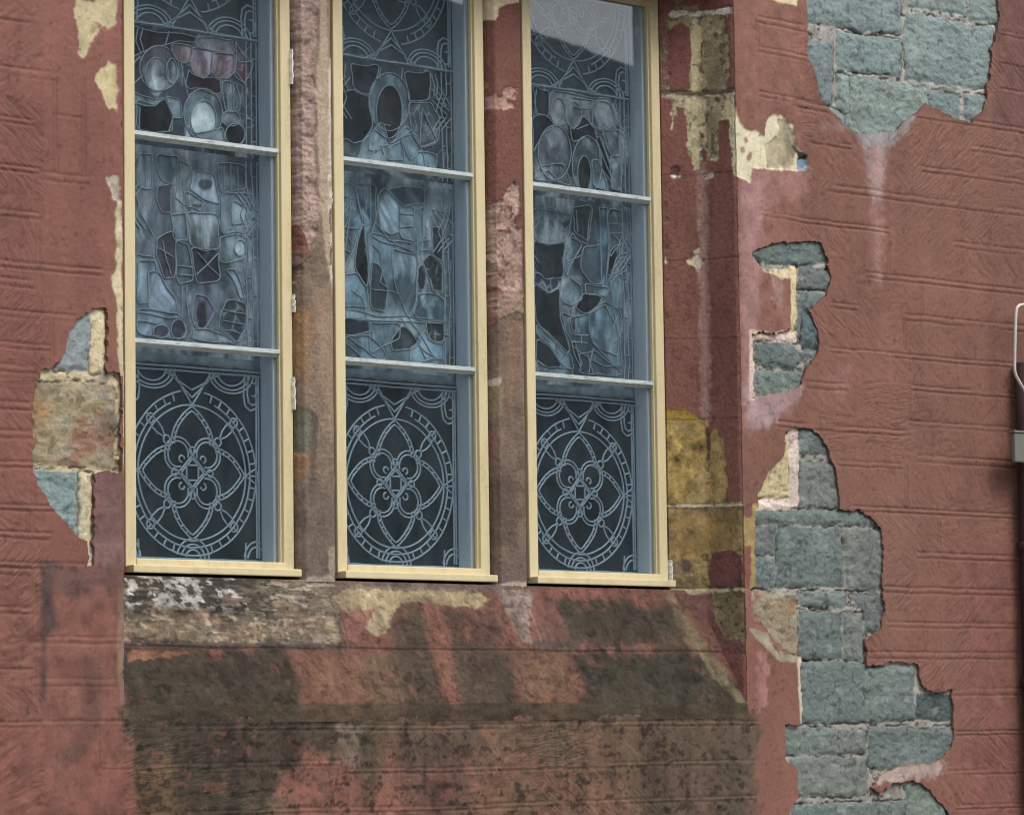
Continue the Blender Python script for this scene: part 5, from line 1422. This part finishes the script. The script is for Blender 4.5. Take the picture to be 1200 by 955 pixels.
w3m = ([(F4([(55, 90), (230, 120), (225, 190), (200, 240), (120, 262), (55, 215)]), (84, 102, 112), True), (F4([(180, 150), (225, 150), (215, 200), (190, 195)]), (52, 64, 72), False),
        (F4([(58, 225), (120, 265), (195, 250), (190, 400), (120, 420), (60, 375)]), (38, 43, 46), True), (F4([(60, 378), (122, 422), (180, 402), (176, 455), (122, 468), (60, 422)]), (46, 50, 84), True),
        (F4([(62, 430), (122, 470), (178, 460), (180, 600), (222, 730), (200, 745), (70, 610)]), (34, 37, 40), True),
        (F4([(68, 615), (110, 640), (225, 755), (232, 805), (200, 790), (68, 655)]), (104, 128, 142), True), (F4([(68, 665), (190, 785), (180, 800), (110, 800), (68, 770)]), (32, 36, 42), True),
        (F4([(68, 775), (110, 800), (220, 800), (230, 840), (68, 825)]), (96, 118, 130), True),
        (F4([(230, 90), (320, 80), (300, 240), (250, 200)]), (76, 92, 100), True), (F4([(345, 80), (388, 85), (388, 440), (355, 440)]), (112, 142, 160), True),
        (F4([(235, 200), (270, 260), (210, 380), (200, 400), (195, 300)]), (90, 116, 128), True),
        (F4([(275, 265), (355, 260), (355, 430), (310, 425), (270, 360)]), (108, 132, 144), True), (F4([(390, 90), (450, 100), (450, 250), (395, 320)]), (78, 94, 102), True),
        (F4([(205, 400), (270, 440), (275, 500), (230, 530), (190, 520)]), (82, 104, 114), True), (F4([(280, 470), (362, 492), (330, 550), (300, 565), (250, 535)]), (44, 52, 58), True),
        (F4([(290, 430), (400, 450), (380, 490), (290, 470)]), (106, 130, 140), True), (F4([(390, 300), (440, 250), (440, 380), (395, 390)]), (42, 50, 56), True), (F4([(430, 310), (480, 290), (470, 370), (400, 420), (410, 380)]), (100, 122, 132), True),
        (F4([(400, 400), (450, 390), (450, 540), (410, 540)]), (92, 112, 122), True),
        (F4([(185, 560), (225, 570), (300, 560), (370, 510), (450, 560), (450, 800), (380, 800), (240, 720), (200, 640)]), (90, 114, 126), True), (F4([(300, 570), (370, 520), (440, 640), (440, 760), (320, 690)]), (104, 126, 138), True),
        (F4([(225, 580), (250, 570), (250, 650), (230, 650)]), (46, 58, 66), True), (F4([(230, 700), (245, 690), (268, 790), (255, 800)]), (40, 44, 52), True), (F4([(260, 740), (330, 720), (440, 820), (440, 840), (260, 835)]), (92, 112, 124), True)],
       [F4([(310, 100), (300, 240)]), F4([(250, 100), (260, 200)]), F4([(390, 160), (450, 165)]), F4([(390, 200), (450, 205)]), F4([(235, 660), (300, 655)]), F4([(235, 690), (300, 690)]), F4([(270, 660), (270, 700)]),
        F4([(300, 740), (320, 830)]), F4([(330, 720), (300, 830)]), F4([(400, 450), (430, 650)]), F4([(320, 690), (420, 800)]), F4([(220, 400), (270, 440)]), F4([(230, 220), (300, 250)]), F4([(270, 300), (215, 330)]), F4([(440, 650), (410, 690)]), F4([(430, 580), (410, 640)])])

window(0, 'leaded church window nearest the square ochre stone, pink tinted figures in its upper pane', w1u, w1m, (62, 72, 82), (112, 126, 138), 3.47)
window(1, 'leaded church window between the two stone mullions, one dark empty halo in its upper pane', w2u, w2m, (60, 72, 80), (106, 124, 134), 3.50)
window(2, 'leaded church window beside the ochre jamb stones, pale sky reflected in its top pane', w3u, w3m, (66, 78, 84), (94, 110, 120), 3.50)

# ------------------------------------------------------------------ things at the right edge
yp = -0.05
xp, _ = U(1198, 700, yp)
cx = xp + 0.042 / math.cos(TH)
pipe = thing('downpipe', 'dark brown downpipe fixed to the red wall under the grey steel box', 'pipe')
bm = bmesh.new()
bm_tube(bm, [(cx, yp, z) for z in np.linspace(0.0, U(1195, 425, yp)[1], 8)], 0.042, 24)
bobj('pipe_shaft', bm, M_PIPE, pipe)
for py in (640, 800):
    z = U(1195, py, yp)[1]
    bm = bmesh.new()
    bm_tube(bm, [(cx, yp, z - 0.02), (cx, yp, z + 0.02)], 0.048, 24)
    bm_box(bm, (cx - 0.02, yp + 0.05, z - 0.018), (cx + 0.02, 0.006, z + 0.018), 0.003)
    bobj('pipe_collar', bm, M_PIPE, pipe)
box = thing('steel_box', 'weathered grey steel box on the red wall below the white conduit loop', 'box')
b0 = U(1189, 507, -0.115); b1 = U(1189, 541, -0.115)
bm = bmesh.new()
bm_box(bm, (b0[0], -0.115, b1[1]), (b0[0] + 0.26, -0.094, b0[1]), 0.006)
bobj('box_body', bm, M_GREY, box)
bm = bmesh.new()
bm_box(bm, (b0[0] - 0.004, -0.119, b0[1] + 0.0005), (b0[0] + 0.264, -0.090, b0[1] + 0.010), 0.003)
bobj('box_lid', bm, M_GREY, box)
wy = -0.11
wp = [U(a, b, wy) for a, b in ((1240, 360), (1215, 358), (1202, 357), (1195, 357.5), (1191.5, 361), (1190.3, 370), (1189.5, 395), (1189, 425), (1189, 434), (1190.5, 440), (1196, 450), (1204, 463), (1215, 481), (1222, 500))]
bm = bmesh.new()
# resample as a smooth path
wp = np.array(wp)
tq = np.linspace(0, len(wp) - 1, 60)
path = [(np.interp(t_, range(len(wp)), wp[:, 0]), wy, np.interp(t_, range(len(wp)), wp[:, 1])) for t_ in tq]
path = [(path[0][0] + 0.03, 0.01, path[0][2]), (path[0][0] + 0.03, wy + 0.03, path[0][2]), (path[0][0] + 0.022, wy + 0.008, path[0][2])] + path
bm_tube(bm, path, 0.0062, 10)
wire = bobj('conduit_loop', bm, M_WIRE)
wire['label'] = 'thin off white conduit bent into a loop above the grey steel box'
wire['category'] = 'conduit'

# ------------------------------------------------------------------ setting: pavement, street, house across the street
def struct(name, lo, hi, mat):
    bm = bmesh.new(); bm_box(bm, lo, hi)
    o = bobj(name, bm, mat); o['kind'] = 'structure'
    return o


struct('ground', (-200, -200, -0.6), (200, 200, -0.145), paint_mat('earth', (110, 105, 92), (84, 84, 70), 0.9, 0.5))
struct('pavement', (-60, -3.0, -0.14), (60, 0.9, 0.0), paint_mat('concrete_paving', (150, 148, 142), (110, 108, 102), 0.85, 0.5, (3, 3, 3)))
struct('road', (-60, -11.0, -0.141), (60, -3.002, -0.12), paint_mat('asphalt', (66, 66, 66), (52, 52, 52), 0.9, 0.5, (3, 3, 3)))
M_BRICK = paint_mat('dark_brick', (40, 35, 34), (28, 26, 26), 0.9, 0.6, (3, 3, 3))
house = thing('brick_house', 'dark gabled brick house across the street mirrored in the right window', 'house')
yh = -14.0
bm = bmesh.new()
xa, xb, xc = 3.0, 7.5, 24.0
zap, zea = 8.83, 6.52
vv = [bm.verts.new(v) for v in ((xa - 6, yh, -0.14), (xc, yh, -0.14), (xc, yh, zea), (xb, yh, zap - 0.2), (xa - 6, yh, 7.6), (xa - 6, yh - 9, -0.14), (xc, yh - 9, -0.14), (xc, yh - 9, zea), (xb, yh - 9, zap - 0.2), (xa - 6, yh - 9, 7.6))]
for f in ((0, 1, 2, 3, 4), (9, 8, 7, 6, 5), (0, 5, 6, 1), (1, 6, 7, 2), (4, 9, 5, 0), (2, 7, 8, 3), (3, 8, 9, 4)):
    bm.faces.new([vv[k] for k in f])
bobj('house_wall', bm, M_BRICK, house)
bm = bmesh.new()
for (ax, az), (bx, bz) in (((xb, zap), (xc + 0.5, zea + 0.05)), ((xa - 6.5, 7.55), (xb, zap))):
    q = [bm.verts.new(v) for v in ((ax, yh + 0.35, az - 0.16), (bx, yh + 0.35, bz - 0.16), (bx, yh - 9.3, bz - 0.16), (ax, yh - 9.3, az - 0.16),
                                   (ax, yh + 0.35, az + 0.06), (bx, yh + 0.35, bz + 0.06), (bx, yh - 9.3, bz + 0.06), (ax, yh - 9.3, az + 0.06))]
    for f in ((0, 1, 2, 3), (7, 6, 5, 4), (0, 4, 5, 1), (1, 5, 6, 2), (2, 6, 7, 3), (3, 7, 4, 0)):
        bm.faces.new([q[k] for k in f])
bobj('roof', bm, paint_mat('dark_slate', (58, 60, 66), (44, 46, 50), 0.7, 0.5, (3, 3, 3)), house)
for k in range(4):
    x = 1.0 + 5.6 * k
    for z in (1.0, 4.0):
        bm = bmesh.new()
        bm_box(bm, (x, yh - 0.05, z), (x + 1.1, yh + 0.03, z + 1.6), 0.01)
        bobj('house_window', bm, paint_mat('dark_pane', (50, 56, 62), (40, 44, 48), 0.2, 0.3), house)
